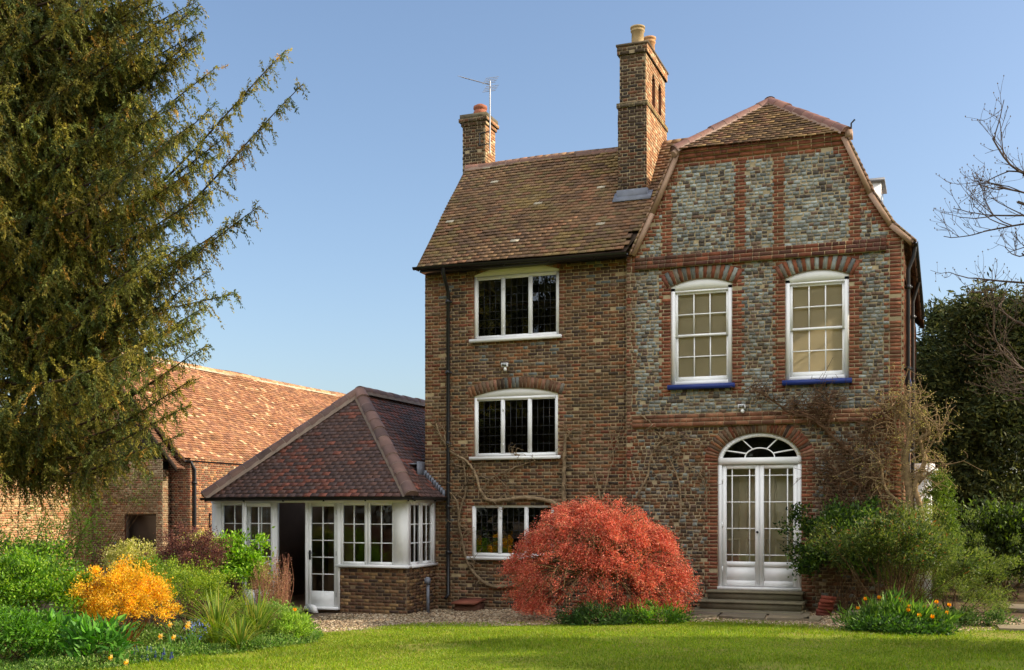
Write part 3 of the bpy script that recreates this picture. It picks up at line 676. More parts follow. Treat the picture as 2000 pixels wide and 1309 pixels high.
for t in (26, 62, 118, 154):
    t = math.radians(t); p0 = (DC + ia * math.cos(t), DZ1 + .06 + ib * math.sin(t)); k = 1.0
    t2 = t; p1 = (DC + (DA - .05) * math.cos(t2), DZ1 + (DB - .05) * math.sin(t2)); tube(g, [(p0[0], y0 + .05, p0[1]), (p1[0], y0 + .05, p1[1])], .013, (.8,) * 3, 4)
fl = g.build("fanlight", M_WHITE, house); g = Geo(); box(g, DX0, DX1, YG + .21, YG + .23, DZ1 + .02, 3.3); g.build("interior", M_BLACK, house)  # black panel behind the fanlight stands in for the shade of the room
g = Geo(); V = [(DC, y0 + .07, DZ1)] + [(x, y0 + .07, z) for x, z in pb]; g.add(V, [[0, i, i + 1] for i in range(1, 33)], (.5,) * 3); g.build("pane", M_GLASS_OLD, fl)
def leaf(xa, xb, hinge):
    g = Geo(); ya, yb = YG + .06, YG + .105; z0, z1 = DZ0 + .01, DZ1 - .07
    gz0 = z0 + .44; gz1 = z1 - .07; st = .075
    box(g, xa, xa + st, ya, yb, z0, z1); box(g, xb - st, xb, ya, yb, z0, z1); box(g, xa + st, xb - st, ya, yb, gz1, z1)
    box(g, xa + st, xb - st, ya, yb, gz0 - .09, gz0); box(g, xa + st, xb - st, ya, yb, z0, z0 + .1); box(g, xa + st, xb - st, ya + .012, yb, z0 + .1, gz0 - .09)
    i0, i1 = xa + st, xb - st; mg = .10; h = gz1 - gz0
    bars(g, [i0 + mg, i1 - mg], [gz0 + .12, gz0 + .12 + (h - .24) / 3, gz0 + .12 + (h - .24) * 2 / 3, gz1 - .12], i0, i1, gz0, gz1, ya + .008, yb - .008, .017)
    d = g.build("door", M_WHITE, house)
    g = Geo(); quad(g, (i0, ya + .022, gz0), (i1, ya + .022, gz0), (i1, ya + .022, gz1), (i0, ya + .022, gz1), (.8,) * 3); g.build("pane", M_GLASS, d)
    for z in (z0 + .3, z0 + 1.1, z1 - .25): g = Geo(); box(g, hinge - .012, hinge + .012, ya - .012, ya, z - .05, z + .05); g.build("hinge", M_WHITE, d)
    return d
dl = leaf(DX0 + .073, DC - .002, DX0 + .073); leaf(DC + .002, DX1 - .073, DX1 - .073)
g = Geo(); lathe(g, 0, 0, [(0, .045), (.022, .04), (.024, .025), (.012, .012), (.012, 0)], (.012,) * 3, 8)
vk = g.v[0].copy(); g.v[0] = np.c_[DC - .035 + vk[:, 0], YG + .06 - vk[:, 2], DZ0 + .98 + vk[:, 1]]; g.build("door_knob", M_BLACK, dl)
# cream lobby behind the door
g = Geo()
box(g, DX0 - .3, DX1 + .3, YG + .5, YG + .55, DZ0 - .02, 3.2); box(g, DX0 - .35, DX0 - .3, YG + .21, YG + .5, DZ0, 3.2); box(g, DX1 + .3, DX1 + .35, YG + .21, YG + .5, DZ0, 3.2)
box(g, DX0 - .3, DX1 + .3, YG + .1, YG + .5, DZ0 - .06, DZ0 - .02)
for zz in ((DZ0 + .12, DZ0 + .85), (DZ0 + 1.0, DZ0 + 2.0)):
    for xx in (DX0 - .1, DX0 + .42, DX0 + .94):
        frame(g, xx, xx + .42, zz[0], zz[1], YG + .48, YG + .50, .035, .035, .035)
g.build("lobby_panelling", M_CREAM, house)
# shallow threshold under the door
g = Geo(); box(g, DX0, DX1, YG - .03, YG + .2, DZ0 - .05, DZ0); g.build("threshold", M_WHITE, house)

# -- small things fixed to the house
def aerial():
    t = thing("television_aerial", (-9.28, 22.45, 9.6), "grey aerial with comb elements on a thin mast against the left chimney", "aerial")
    zt = P(957, 158, 22.45)[2]; xm = P(957, 200, 22.45)[0]
    g = Geo(); tube(g, [(xm, 22.45, 9.5), (xm, 22.45, zt)], .016, (.4, .4, .4)); g.build("mast", M_METAL, t)
    g = Geo(); a = P(902, 151, 22.45); b = P(958, 166, 22.45); tube(g, [a, b], .010, (.4,) * 3, 5)
    dv = nrm(b - a)
    for k in range(9): q = a + (b - a) * (.02 + k / 11); el = np.array((.22, -.05 - .95 * 0, .0)) ; e = np.array((.03, .19, .03)); tube(g, [q - e, q + e], .005, (.4,) * 3, 4)
    g.build("boom", M_METAL, t)
    g = Geo()
    for oz, tl in ((.02, .14), (-.16, .05)):
        for k in range(4):
            q = P(955, 163, 22.45) + np.array((.0 + k * .025, 0, oz + k * .035 - .03)); tube(g, [q - (.11, .1, .02), q + (.11, .1, .06)], .006, (.4,) * 3, 4)
    g.build("reflector", M_METAL, t)
    g = Geo()
    for z in (9.72, 9.98): tube(g, [(xm, 22.45, z), (-9.40, 22.5, z)], .012, (.02,) * 3, 5)
    tube(g, [(-9.38, 22.48, 9.72), (-9.38, 22.48, 9.98)], .012, (.02,) * 3, 5); g.build("bracket", M_BLACK, t)
aerial()
def flood(px, py, Y, label):
    p = P(px, py, Y); t = thing("security_light", p, label, "security light", "security lights on the house wall")
    g = Geo(); x, y, z = p; box(g, x - .065, x + .065, y - .09, y - .03, z - .02, z + .06, (.8,) * 3); box(g, x - .03, x + .03, y - .03, y, z - .04, z + .03, (.8,) * 3); g.build("housing", M_WHITE, t)
    g = Geo(); box(g, x - .05, x + .05, y - .095, y - .09, z - .008, z + .048); g.build("lens", M_GLASS, t)
    g = Geo(); lathe(g, x + .012, y - .06, [(0, z - .10), (.025, z - .09), (.035, z - .06), (.025, z - .03), (.012, z - .02)], (.8,) * 3, 10); g.build("sensor", M_WHITE, t)
flood(988, 716, YL, "small white security light between the two upper leaded windows"); flood(1450, 797, YG, "small white security light above the arched garden door")
# stone steps
stp = thing("stone_steps", (DC, YG, 0), "worn stone steps with rounded treads below the white garden door", "steps")
for i, (zt, dy, xa, xb) in enumerate(((.36, .38, DX0 - .14, DX1 + .06), (.21, .72, DX0 - .22, DX1 + .10), (.06, 1.05, DX0 - .30, DX1 + .12))):
    g = Geo(); box(g, xa + .03, xb - .03, YG - dy + .03, YG - .012, max(-.05, zt - .16), zt - .04, S(104, 96, 78)); g.build("riser", M_STONE, stp)
    g = Geo(); yf = YG - dy; n = 6
    pr = [(yf + .03 - .03 * math.sin(a), zt - .022 + .022 * math.cos(a)) for a in np.linspace(0, math.pi, n)]
    V = [(x, y, z) for x in (xa, xb) for y, z in pr] ; g.add(V, [[k, k + 1, n + k + 1, n + k] for k in range(n - 1)], S(118, 110, 90))
    quad(g, (xa, yf + .03, zt), (xb, yf + .03, zt), (xb, YG - .012, zt), (xa, YG - .012, zt), S(118, 110, 90)); box(g, xa, xb, yf + .031, YG - .014, zt - .044, zt - .002, S(110, 102, 84)); g.build("tread", M_STONE, stp)

# ------------------------------------------------------------------ GROUND
def gz(x, y=0):
    t = np.clip((-3.0 - np.asarray(x, float)) / 8, 0, 1); return -.20 * t * t * (3 - 2 * t)
def wx(px, Y): return P(px, 1000, Y)[0]
LE = np.array([G(px, py, -.1) for px, py in ((-700, 1215), (300, 1225), (620, 1217), (800, 1214), (1000, 1217), (1200, 1221), (1400, 1222), (1560, 1230), (1660, 1243), (1800, 1246), (1900, 1240), (2200, 1236), (2900, 1230))])
def lawn_edge(x): return np.interp(x, LE[:, 0], LE[:, 1])
def sheet(g, xs, ys, zoff, c, keep=None, yfun=None):
    X, Y = np.meshgrid(xs, ys)
    if yfun is not None: Y = yfun(X, Y)
    Zc = gz(X) + zoff; V = np.stack([X, Y, Zc], -1).reshape(-1, 3); nx = len(xs)
    i, j = np.meshgrid(np.arange(len(ys) - 1), np.arange(nx - 1), indexing='ij'); a = (i * nx + j).ravel()
    f = np.stack([a, a + 1, a + nx + 1, a + nx], -1)
    if keep is not None: cen = V[f].mean(1); f = f[keep(cen[:, 0], cen[:, 1])]
    g.add(V, f, c)
def ground_mat(name, cols, scale, bump=.4):
    m, nt, b = base_mat(name); N, L = nt.nodes.new, nt.links.new; tc = N("ShaderNodeTexCoord")
    n1 = N("ShaderNodeTexNoise"); n1.inputs["Scale"].default_value = scale; n1.inputs["Detail"].default_value = 10; n1.inputs["Roughness"].default_value = .7
    L(tc.outputs["Object"], n1.inputs["Vector"]); cr_ = N("ShaderNodeValToRGB"); e = cr_.color_ramp.elements
    e[0].position = .3; e[0].color = (*cols[0], 1); e[1].position = .7; e[1].color = (*cols[-1], 1)
    for k, c in enumerate(cols[1:-1]): x = e.new(.3 + .4 * (k + 1) / (len(cols) - 1)); x.color = (*c, 1)
    L(n1.outputs["Fac"], cr_.inputs[0]); L(cr_.outputs[0], b.inputs["Base Color"]); b.inputs["Roughness"].default_value = .95; b.inputs["Specular IOR Level"].default_value = .1
    n2 = N("ShaderNodeTexNoise"); n2.inputs["Scale"].default_value = scale * 14; n2.inputs["Detail"].default_value = 5; L(tc.outputs["Object"], n2.inputs["Vector"])
    bp = N("ShaderNodeBump"); bp.inputs["Strength"].default_value = bump; bp.inputs["Distance"].default_value = .03; L(n2.outputs["Fac"], bp.inputs["Height"]); L(bp.outputs[0], b.inputs["Normal"]); return m
M_SOIL = ground_mat("soil", [S(70, 56, 42), S(92, 76, 56), S(60, 62, 34)], 1.2)
M_LAWN = ground_mat("turf", [S(104, 118, 34), S(124, 134, 44), S(142, 122, 78)], .8)
M_GRAVEL = ground_mat("gravel", [S(120, 100, 84), S(146, 128, 108), S(104, 86, 70), S(160, 146, 130)], 9, .8)
g = Geo(); sheet(g, np.r_[-500, -120, np.linspace(-40, 20, 61), 120, 500], np.r_[-300, -60, np.linspace(-20, 60, 41), 150, 900], -.02, (.1, .1, .1)); tag(g.build("ground", M_SOIL), None, None, kind="structure")
g = Geo(); sheet(g, np.linspace(-14, 14, 113), np.linspace(0, 1, 40), 0.0, (.1,) * 3, yfun=lambda X, Y: -12 + (lawn_edge(X) + .12 * np.sin(X * 1.7) * np.sin(X * .63 + 1) + 12) * Y ** .6)
tag(g.build("lawn", M_LAWN), None, None, kind="structure")
g = Geo(); sheet(g, np.linspace(-11.2, 8, 120), np.linspace(0, 1, 12), -.006, (.1,) * 3, yfun=lambda X, Y: lawn_edge(X) - .5 + (YL + .3 - lawn_edge(X) + .5) * Y)
tag(g.build("gravel_path", M_GRAVEL), None, None, kind="structure")

def scatter_stones(n):
    x = R.uniform(-10.8, 3.5, n); y = lawn_edge(x) + R.uniform(-.25, 1, n) ** 1 * (np.where(x > -9.4, 20.1, 18.9) - lawn_edge(x))
    s = R.uniform(.008, .021, n); z = gz(x) + s * .3
    o = np.array([[-1, -1, -.6], [1, -1, -.6], [1, 1, -.6], [-1, 1, -.6], [-.6, -.6, .6], [.6, -.6, .6], [.6, .6, .6], [-.6, .6, .6]])
    a = R.uniform(0, 6.28, n); ca, sa = np.cos(a), np.sin(a); sx = s * R.uniform(.7, 1.5, n)
    O = o[None] * np.stack([sx, s, s * .8], -1)[:, None]
    Vv = np.stack([x[:, None] + O[..., 0] * ca[:, None] - O[..., 1] * sa[:, None], y[:, None] + O[..., 0] * sa[:, None] + O[..., 1] * ca[:, None], z[:, None] + O[..., 2]], -1)
    g = Geo(); boxes(g, Vv, pick([S(168, 146, 116), S(146, 122, 94), S(190, 174, 148), S(124, 106, 86), S(176, 152, 124)], n, jit=.15)); return g
tag(scatter_stones(26000).build("gravel_stones", M_STONE), "loose brown and pale gravel lying between the lawn and the house", "gravel", kind="stuff")

def grass():
    g = Geo(); n = 330000
    y = R.uniform(0, 1, n); x = R.uniform(-11.5, 5.5, n); y = 9.3 + (lawn_edge(x) - 9.05) * y
    dx = x / y; u = (dx + math.tan(TH)) / (1 - dx * math.tan(TH)); k = (np.abs(u) < .52)
    e = lawn_edge(x) - y; k &= (e > -.22 * R.random(n)) & ((e > .5) | (R.random(n) < .3 + e))
    bed = (x - (-8.3)) * 1 + (y - 14.2) * -.42; k &= (bed > -1.3)
    bare = np.sin(x * 1.3 + .5) * np.sin(y * 1.9 + x * .4); k &= ((bare < .72) | (R.random(n) < .3))
    x, y = x[k], y[k]; n = len(x); z = gz(x) - .002
    h = R.uniform(.02, .05, n) * (1 + .35 * np.sin(x * .9) * np.sin(y * 1.4)); d = np.stack([R.normal(0, .5, n), R.normal(0, .5, n), np.full(n, 1.)], -1)
    patch = .5 + .5 * np.sin(x * .8 + 1) * np.sin(y * 1.1 - x * .3)
    c = pick([S(128, 154, 28), S(108, 138, 26), S(148, 164, 40), S(162, 156, 72)], n, [3, 3, 2, .8], .15) * (0.74 + .34 * patch[:, None] + .12 * (np.sin(x * 3.7 + y) * np.sin(y * 4.3 - x * 1.6))[:, None])
    leaves(g, np.c_[x, y, z], d, h, R.uniform(.006, .011, n), c, .05); return g
tag(grass().build("lawn_grass", M_LEAF), "short green lawn grass with worn yellowish patches in front of the house", "grass", kind="stuff")

# flagstones below the steps and slabs on the right
def slab(pts, z, t, label, grp="flagstones by the house"):
    g = Geo(); pts = [np.array(p, float) for p in pts]; n = len(pts); b = np.mean(pts, 0); b[2] = 0
    top = [(p[0], p[1], gz(p[0]) + z) for p in pts]; bot = [(p[0], p[1], gz(p[0]) + z - t) for p in pts]
    c = rc([S(130, 118, 98), S(118, 108, 92), S(142, 128, 104)], j=.06)
    g.add(top, [list(range(n))], c); g.add(top + bot, [[i, (i + 1) % n, n + (i + 1) % n, n + i] for i in range(n)], c)
    return tag(g.build("flagstone", M_STONE, base=b), label, "flagstone", grp)
for a, lab in ((((1352, 1199), (1412, 1198), (1400, 1207), (1340, 1211)), "pale flagstone at the left below the stone steps"), (((1416, 1198), (1500, 1199), (1492, 1213), (1404, 1208)), "middle flagstone below the stone steps"),
               (((1506, 1199), (1582, 1200), (1580, 1214), (1498, 1213)), "large flagstone below the right end of the stone steps"), (((1586, 1207), (1606, 1209), (1600, 1217), (1566, 1214)), "broken flagstone piece beside the stack of bricks"),
               (((1950, 1183), (2030, 1186), (2030, 1197), (1960, 1192)), "flat slab beside the path at the right edge, farther one"), (((1946, 1225), (2040, 1228), (2040, 1236), (1952, 1233)), "flat slab in the path at the right edge, nearer one")):
    slab([G(px, py, .0) for px, py in a], .045, .06, lab)
# stack of old bricks and two loose stones
def brick_pile():
    p = G(1612, 1203, 0); t = thing("brick_stack", (p[0], p[1], 0), "leaning stack of old red bricks beside the stone steps", "bricks")
    for k in range(6):
        g = Geo(); a = .25 + R.normal(0, .08); ca, sa = math.cos(a), math.sin(a); tl = -.10
        o = np.array((p[0] - .13 + R.normal(0, .008) + .012 * k, p[1] - .08 + R.normal(0, .01), .0 + k * .058))
        obox(g, o, (.24 * ca, .24 * sa, .24 * tl), (-.11 * sa, .11 * ca, 0), (.008, 0, .055), rc([S(140, 76, 60), S(120, 66, 56), S(150, 96, 76)])); g.build("brick", M_BRICK, t)
brick_pile()
for px, py, w, lab in ((1672, 1205, .36, "flat grey stone in front of the right bushes"), (1704, 1212, .22, "smaller grey stone beside the tulips")):
    p = G(px, py, 0); g = Geo(); n = 9; a = np.linspace(0, 6.28, n, endpoint=False); r = w / 2 * R.uniform(.8, 1.1, n)
    for z0, z1, s0, s1 in ((-.02, .06, 1, 1), (.06, .10, 1, .82)):
        V = [(p[0] + r[i] * s0 * math.cos(a[i]), p[1] + .6 * r[i] * s0 * math.sin(a[i]), z0) for i in range(n)] + [(p[0] + r[i] * s1 * math.cos(a[i]), p[1] + .6 * r[i] * s1 * math.sin(a[i]), z1) for i in range(n)]
        g.add(V, [[i, (i + 1) % n, n + (i + 1) % n, n + i] for i in range(n)], S(140, 130, 116))
    g.add(V[n:], [list(range(n))], S(140, 130, 116)); tag(g.build("garden_stone", M_STONE, base=(p[0], p[1], 0)), lab, "stone", "loose garden stones")
# red tiled cover box and grey standpipe
p = P(916, 1176, 19.9); t = thing("meter_box", (p[0], 19.9, -.15), "low box with a red brick top at the foot of the black downpipe", "box")
g = Geo(); box(g, p[0] - .22, p[0] + .2, 19.7, 20.2, -.25, -.02, S(110, 76, 62)); g.build("body", M_BRICK, t)
g = Geo(); V = [(p[0] - .25, 19.62, -.02), (p[0] + .23, 19.62, -.02), (p[0] + .22, 20.22, .02), (p[0] - .22, 20.22, .02)]; obox(g, V[0], (.48, 0, 0), (.0, .58, .05), (0, 0, .035), S(140, 84, 68)); g.build("lid", M_BRICK, t)
p = P(836, 1140, 19.4); t = thing("garden_tap_post", (p[0], 19.4, -.2), "grey post with a small grey box beside the brick base of the garden room", "post")
g = Geo(); box(g, p[0] - .025, p[0] + .025, 19.38, 19.42, -.2, p[2], S(120, 124, 130)); g.build("post", M_LEAD, t); g = Geo(); box(g, p[0] - .05, p[0] + .05, 19.34, 19.42, p[2], p[2] + .1); lathe(g, p[0], 19.38, [(.05, p[2] + .1), (.03, p[2] + .125), (0, p[2] + .13)], (.2,) * 3, 8); g.build("box", M_LEAD, t)

# ------------------------------------------------------------------ GARDEN ROOM
YF, GXA, GXB = 19.0, wx(415, 19.0), -9.42
SILL, HEAD, GF = .74, 1.93, -.14
gr = thing("garden_room", ((GXA + GXB) / 2, YF, GF), "low white garden room with dark hipped tile roof, one door standing open", "garden room")
EZ = 2.03; EL, ER = -13.80, -9.19; RX = (EL + ER) / 2; EY = 18.74; GA = np.array((RX, EY + (ER - EL) / 2 * .96, 4.26))
new_col = lambda c, k: rc([S(98, 74, 68), S(90, 70, 66), S(106, 77, 69), S(94, 74, 71)], j=.05) if (R.random() > .24 + .22 * math.sin(c[0] * 2.1 + c[2] * 3)) else rc([S(136, 82, 67), S(124, 77, 65)], j=.07)
g = Geo()
fs = np.array((0, GA[1] - EY, GA[2] - EZ))
def in_f(c): f = (c[2] - EZ) / fs[2]; return EL + f * (RX - EL) - .02 < c[0] < ER - f * (ER - RX) + .02
tile_roof(g, (EL, EY, EZ), (1, 0, 0), fs, ER - EL, np.linalg.norm(fs), in_f, new_col, ga=.10, wav=.002, lift=.026)
rs_ = np.array((RX - ER, 0, GA[2] - EZ))
def in_r(c): f = (c[2] - EZ) / rs_[2]; return EY + f * fs[1] - .03 < c[1] < 25 and (c[1] < YL or c[0] < XL)
tile_roof(g, (ER, EY, EZ), (0, 1, 0), rs_, 6.3, np.linalg.norm(rs_), in_r, new_col, ga=.10, wav=.002, lift=.026)
uc = S(40, 34, 34)
g.add([(EL, EY, EZ - .01), (ER, EY, EZ - .01), GA - (0, 0, .02)], [[0, 1, 2]], uc)
GB = np.array((RX, 25, 4.26)); quad(g, (EL, EY, EZ), GA - (0, 0, .02), GB - (0, 0, .02), (EL, 25, EZ), S(84, 64, 62)); t_ = (XL - ER) / (RX - ER)
g.add([(ER, EY, EZ - .01), (ER, YL - .02, EZ - .01), (XL, YL - .02, EZ + t_ * rs_[2] - .01), (XL, 25, EZ + t_ * rs_[2] - .01), GB - (0, 0, .02), GA - (0, 0, .02)], [[0, 1, 2, 3, 4, 5]], uc)
rf = g.build("roof", M_TILE_NEW, gr)
g = Geo(); hcol = [S(122, 94, 84), S(112, 88, 80), S(130, 100, 88)]
for a, b in (((EL, EY, EZ + .03), GA + (0, 0, .03)), ((ER, EY, EZ + .03), GA + (0, 0, .03)), (GA + (0, 0, .04), GB + (0, 0, .04))): ridge_tiles(g, a, b, .135, hcol, .33, mort=S(150, 130, 116))
g.build("hip_tiles", M_TILE_NEW, rf)
g = Geo(); gutter(g, (EL - .04, EY - .05, EZ + .0), (ER + .06, EY - .05, EZ), .05); gutter(g, (ER + .05, EY - .08, EZ), (ER + .05, YL - .02, EZ), .05); box(g, EL, ER, EY, EY + .03, EZ - .06, EZ - .005); box(g, ER - .03, ER, EY + .03, YL, EZ - .06, EZ - .005)
g.build("gutter", M_BLACK, gr)
g = Geo(); cuts = 9
for k in range(cuts):                     # stepped lead where roof meets the tall wall
    f = k / cuts; zz = EZ + f * t_ * rs_[2]; x = ER + f * (XL - ER); box(g, x - .07, x + .0, YL - .05, YL - .012, zz - .02, zz + .16)
obox(g, (XL - .32, YL - .30, EZ + t_ * rs_[2] + .22), (.30, 0, -.0), (0, .28, 0), (0, 0, .03), (.2,) * 3); obox(g, (XL - .03, YL - .32, EZ + t_ * rs_[2] - .02), (.03, 0, 0), (0, .3, 0), (0, 0, .30), (.2,) * 3); g.build("flashing", M_LEAD, rf)
px_ = lambda v: wx(v, YF)
# timber framing
g = Geo(); y0, y1 = YF - .02, YF + .10; CRM = (.8,) * 3
box(g, GXA, GXB, y0 - .03, y1, HEAD, EZ - .07, CRM); box(g, GXB - .08, GXB + .02, YF + .10, YL - .005, HEAD, EZ - .07, CRM)
for a, b in ((415, 431), (534, 540), (597, 600), (658, 664)): box(g, px_(a), px_(b), y0, y1, GF if a != 415 else GF, HEAD, CRM)
box(g, px_(770), GXB + .015, y0 - .01, y1 + .02, SILL, HEAD, CRM); box(g, GXB - .09, GXB + .012, YL - .12, YL - .004, SILL, HEAD, CRM)
box(g, px_(660), GXB + .06, y0 - .07, y1, SILL - .05, SILL, CRM); box(g, GXB - .1, GXB + .07, y1, YL - .004, SILL - .05, SILL, CRM)
box(g, px_(415) - .03, px_(540), y0 - .05, y1, SILL - .05, SILL, CRM)
box(g, px_(598), px_(662), y0 - .05, y1, GF, GF + .05, CRM)
box(g, EL + .03, ER - .04, EY + .03, YF - .05, EZ - .07, EZ - .05, CRM); box(g, GXB + .02, ER - .04, YF - .05, YL - .01, EZ - .07, EZ - .05, CRM)
g.build("timber_frame", M_WHITE, gr)
dc_ = lambda x, z, k, h: rc([S(110, 78, 58), S(92, 68, 54), S(128, 96, 68), S(76, 60, 52), S(146, 116, 80)], j=.13)
g = Geo()
brick_wall(g, (0, YF, 0), (1, 0, 0), (0, -1, 0), GF - .1, SILL - .05, lambda z: [(px_(664), GXB, False, False)], dc_, mort=S(128, 108, 84))
brick_wall(g, (GXB, 0, 0), (0, 1, 0), (1, 0, 0), GF - .1, SILL - .05, lambda z: [(YF, YL, False, False)], dc_, mort=S(128, 108, 84))
brick_wall(g, (0, YF, 0), (1, 0, 0), (0, -1, 0), GF - .1, SILL - .05, lambda z: [(GXA, px_(538), False, False)], dc_, mort=S(128, 108, 84))
g.build("wall", M_BRICK, gr)
g = Geo(); box(g, GXA + .02, GXA + .12, y1, 23.5, GF, EZ - .06); box(g, GXA + .1, XL - .06, 23.5, 23.6, GF, EZ); box(g, XL - .06, XL - .02, YL + .1, 23.6, GF, EZ); box(g, GXA, XL, YF + .12, 23.5, GF - .06, GF - .01); box(g, px_(545), px_(600), 20.9, 20.95, GF, EZ); g.build("interior", plain_mat("interior_plaster", S(140, 112, 90), .9), gr)
def glazed(xa, xb, z0, z1, nc, nr, par_mat_parent, name="window", st=.05, fr=None, y=YF + .02, bot=None):
    """a glazed timber light in the XZ plane, built into geometry and then mapped by fr"""
    fr = fr or (lambda V: V); bot = bot or st
    def mp(g_):
        g_.v = [fr(v) for v in g_.v]; return g_
    g = Geo(); frame(g, xa, xb, z0, z1, y, y + .05, st, st, bot); i0, i1, j0, j1 = xa + st, xb - st, z0 + bot, z1 - st
    bars(g, [i0 + (i1 - i0) * k / nc for k in range(1, nc)], [j0 + (j1 - j0) * k / nr for k in range(1, nr)], i0, i1, j0, j1, y + .008, y + .042, .018)
    w = mp(g).build(name, M_WHITE, par_mat_parent)
    g = Geo()
    for c in range(nc):
        for r in range(nr):
            a, b, c0, d0 = i0 + (i1 - i0) * c / nc, i0 + (i1 - i0) * (c + 1) / nc, j0 + (j1 - j0) * r / nr, j0 + (j1 - j0) * (r + 1) / nr
            tx, tz = R.normal(0, .002, 2); quad(g, (a, y + .025 - tx, c0), (b, y + .025 + tx, c0), (b, y + .025 + tx + tz, d0), (a, y + .025 - tx + tz, d0), (.8,) * 3)
    mp(g).build("panes", M_GLASS, w); return w
glazed(px_(431), px_(482), SILL, HEAD, 2, 3, gr); glazed(px_(483), px_(534), SILL, HEAD, 2, 3, gr)
glazed(px_(664), px_(716), SILL, HEAD, 2, 3, gr, st=.055); glazed(px_(717), px_(770), SILL, HEAD, 2, 3, gr, st=.055)
side = lambda V: np.c_[GXB - .02 + (YF - V[:, 1]) * 1.0 + .04, YF + V[:, 0], V[:, 2]]
ln = YL - .12 - YF - .12
glazed(.12, .12 + ln / 2 - .01, SILL, HEAD, 2, 3, gr, fr=side, st=.055); glazed(.12 + ln / 2 + .01, .12 + ln, SILL, HEAD, 2, 3, gr, fr=side, st=.055)
dleaf = glazed(px_(600), px_(658), GF + .05, HEAD, 2, 5, gr, "door", st=.075, bot=.30)
ang = math.radians(-105); hx, hy = px_(540), YF - .03
wd = px_(598) - px_(540)
def swing(V):                             # left leaf swung out on its left jamb
    a = math.radians(-168); x, y = V[:, 0] - hx, V[:, 1] - hy; return np.c_[hx + x * math.cos(a) - y * math.sin(a), hy + x * math.sin(a) + y * math.cos(a), V[:, 2]]
od = glazed(hx + .01, hx + .01 + wd, GF + .05, HEAD, 2, 5, gr, "door", st=.08, bot=.30, y=YF - .05, fr=lambda V: swing(V))
g = Geo(); hxx = px_(605); box(g, hxx - .015, hxx + .015, YF - .01, YF + .018, .82, 1.0); tube(g, [(hxx, YF, .95), (hxx, YF - .04, .95), (hxx + .13, YF - .045, .95)], .010, (.012,) * 3, 6); g.build("door_handle", M_BLACK, dleaf)
for z in (.1, .9, 1.7): g = Geo(); box(g, px_(656), px_(656) + .02, YF - .0, YF + .018, z, z + .09); g.build("hinge", M_METAL, dleaf)
# white ramp board leaning by the door step
g = Geo(); a = P(600, 1185, 18.7); obox(g, (a[0], 18.75, -.17), (.38, -.42, .02), (.06, .05, 0), (-.06, 0, .14), (.6,) * 3); tag(g.build("loose_board", M_WHITE, base=(a[0], 18.6, -.2)), "short pale board leaning at the foot of the garden room door", "board")

# ------------------------------------------------------------------ BARN, SHED AND WALL ON THE LEFT
YB = 27.0; BX = wx(372, YB + .1); BE = P(363, 897, YB); BR = P(171, 677, YB)
barn = thing("brick_barn", (BX - 3, YB, -.2), "long brick barn with bright orange clay tile roof behind the garden room", "barn")
bs = np.array((BR[0] - BE[0], 0, BR[2] - BE[2]))
or_col = lambda c, k: np.array(rc([S(152, 106, 76), S(140, 96, 70), S(162, 120, 86), S(128, 90, 70), S(156, 114, 88)], j=.12)) if R.random() > .03 else np.array(S(196, 166, 128))
g = Geo(); tile_roof(g, (BE[0], YB - .12, BE[2]), (0, 1, 0), bs, 19.0, np.linalg.norm(bs), lambda c: True, or_col, ga=.11, w=.17, wav=.018)
quad(g, (BE[0], YB - .1, BE[2] - .02), (BE[0], 46, BE[2] - .02), (BR[0], 46, BR[2] - .02), (BR[0], YB - .1, BR[2] - .02), S(90, 60, 44))
quad(g, (2 * BR[0] - BE[0], YB - .1, BE[2]), (2 * BR[0] - BE[0], 46, BE[2]), (BR[0], 46, BR[2]), (BR[0], YB - .1, BR[2]), S(170, 110, 76)); brf = g.build("roof", M_TILE, barn)
g = Geo(); ridge_tiles(g, (BR[0], YB - .12, BR[2] - .02), (BR[0], 46, BR[2] - .02), .13, [S(170, 128, 92), S(150, 112, 84), S(186, 150, 110)], .4, mort=S(180, 164, 140)); g.build("ridge_tiles", M_TILE, brf)
g = Geo(); obox(g, (BE[0] + .05, YB - .16, BE[2] - .10), bs * 1.0, (0, .05, 0), (0, 0, .11), S(80, 62, 50)); g.build("bargeboard", M_BARK, barn)
bc = lambda x, z, k, h: rc(C_RED[:3] + C_BROWN[:3] + [S(160, 104, 70), S(172, 124, 84)], j=.14)
g = Geo(); brick_wall(g, (BX, 0, 0), (0, 1, 0), (1, 0, 0), -.3, BE[2] + .05, lambda z: [(YB + .1, 31, False, False)], bc)
quad(g, (BX, 31, -.3), (BX, 45.8, -.3), (BX, 45.8, BE[2] + .1), (BX, 31, BE[2] + .1), S(150, 96, 68))
slp = bs[2] / -bs[0]
brick_wall(g, (0, YB + .1, 0), (1, 0, 0), (0, -1, 0), -.3, 5.2, lambda z: [(BX - 3.2, BX if z < BE[2] else BE[0] - (z - BE[2]) / slp, False, False)], lambda x, z, k, h: rc(C_RED + C_BROWN[:4], j=.14))
quad(g, (BX - 3.2, YB + .1, -.3), (BX - 7, YB + .1, -.3), (BX - 7, YB + .1, 3), (BX - 3.2, YB + .1, 5), S(130, 84, 62)); quad(g, (BX - 7, YB, -.3), (BX - 7, 46, -.3), (BX - 7, 46, 3.2), (BX - 7, YB, 3.2), S(130, 84, 62)); g.build("wall", M_BRICK, barn)
g = Geo(); gutter(g, (BE[0] + .06, YB - .1, BE[2] - .03), (BE[0] + .06, 45, BE[2] - .03), .06); g.build("gutter", M_BLACK, barn)
downpipe("downpipe", [(BE[0] + .06, YB + .12, BE[2] - .05), (BX + .06, YB + .22, BE[2] - .30), (BX + .06, YB + .22, 1.5), (BX + .06, YB + .22, -.1)], barn, .05, [(BX + .06, YB + .22, 2.6), (BX + .06, YB + .22, 1.2)])
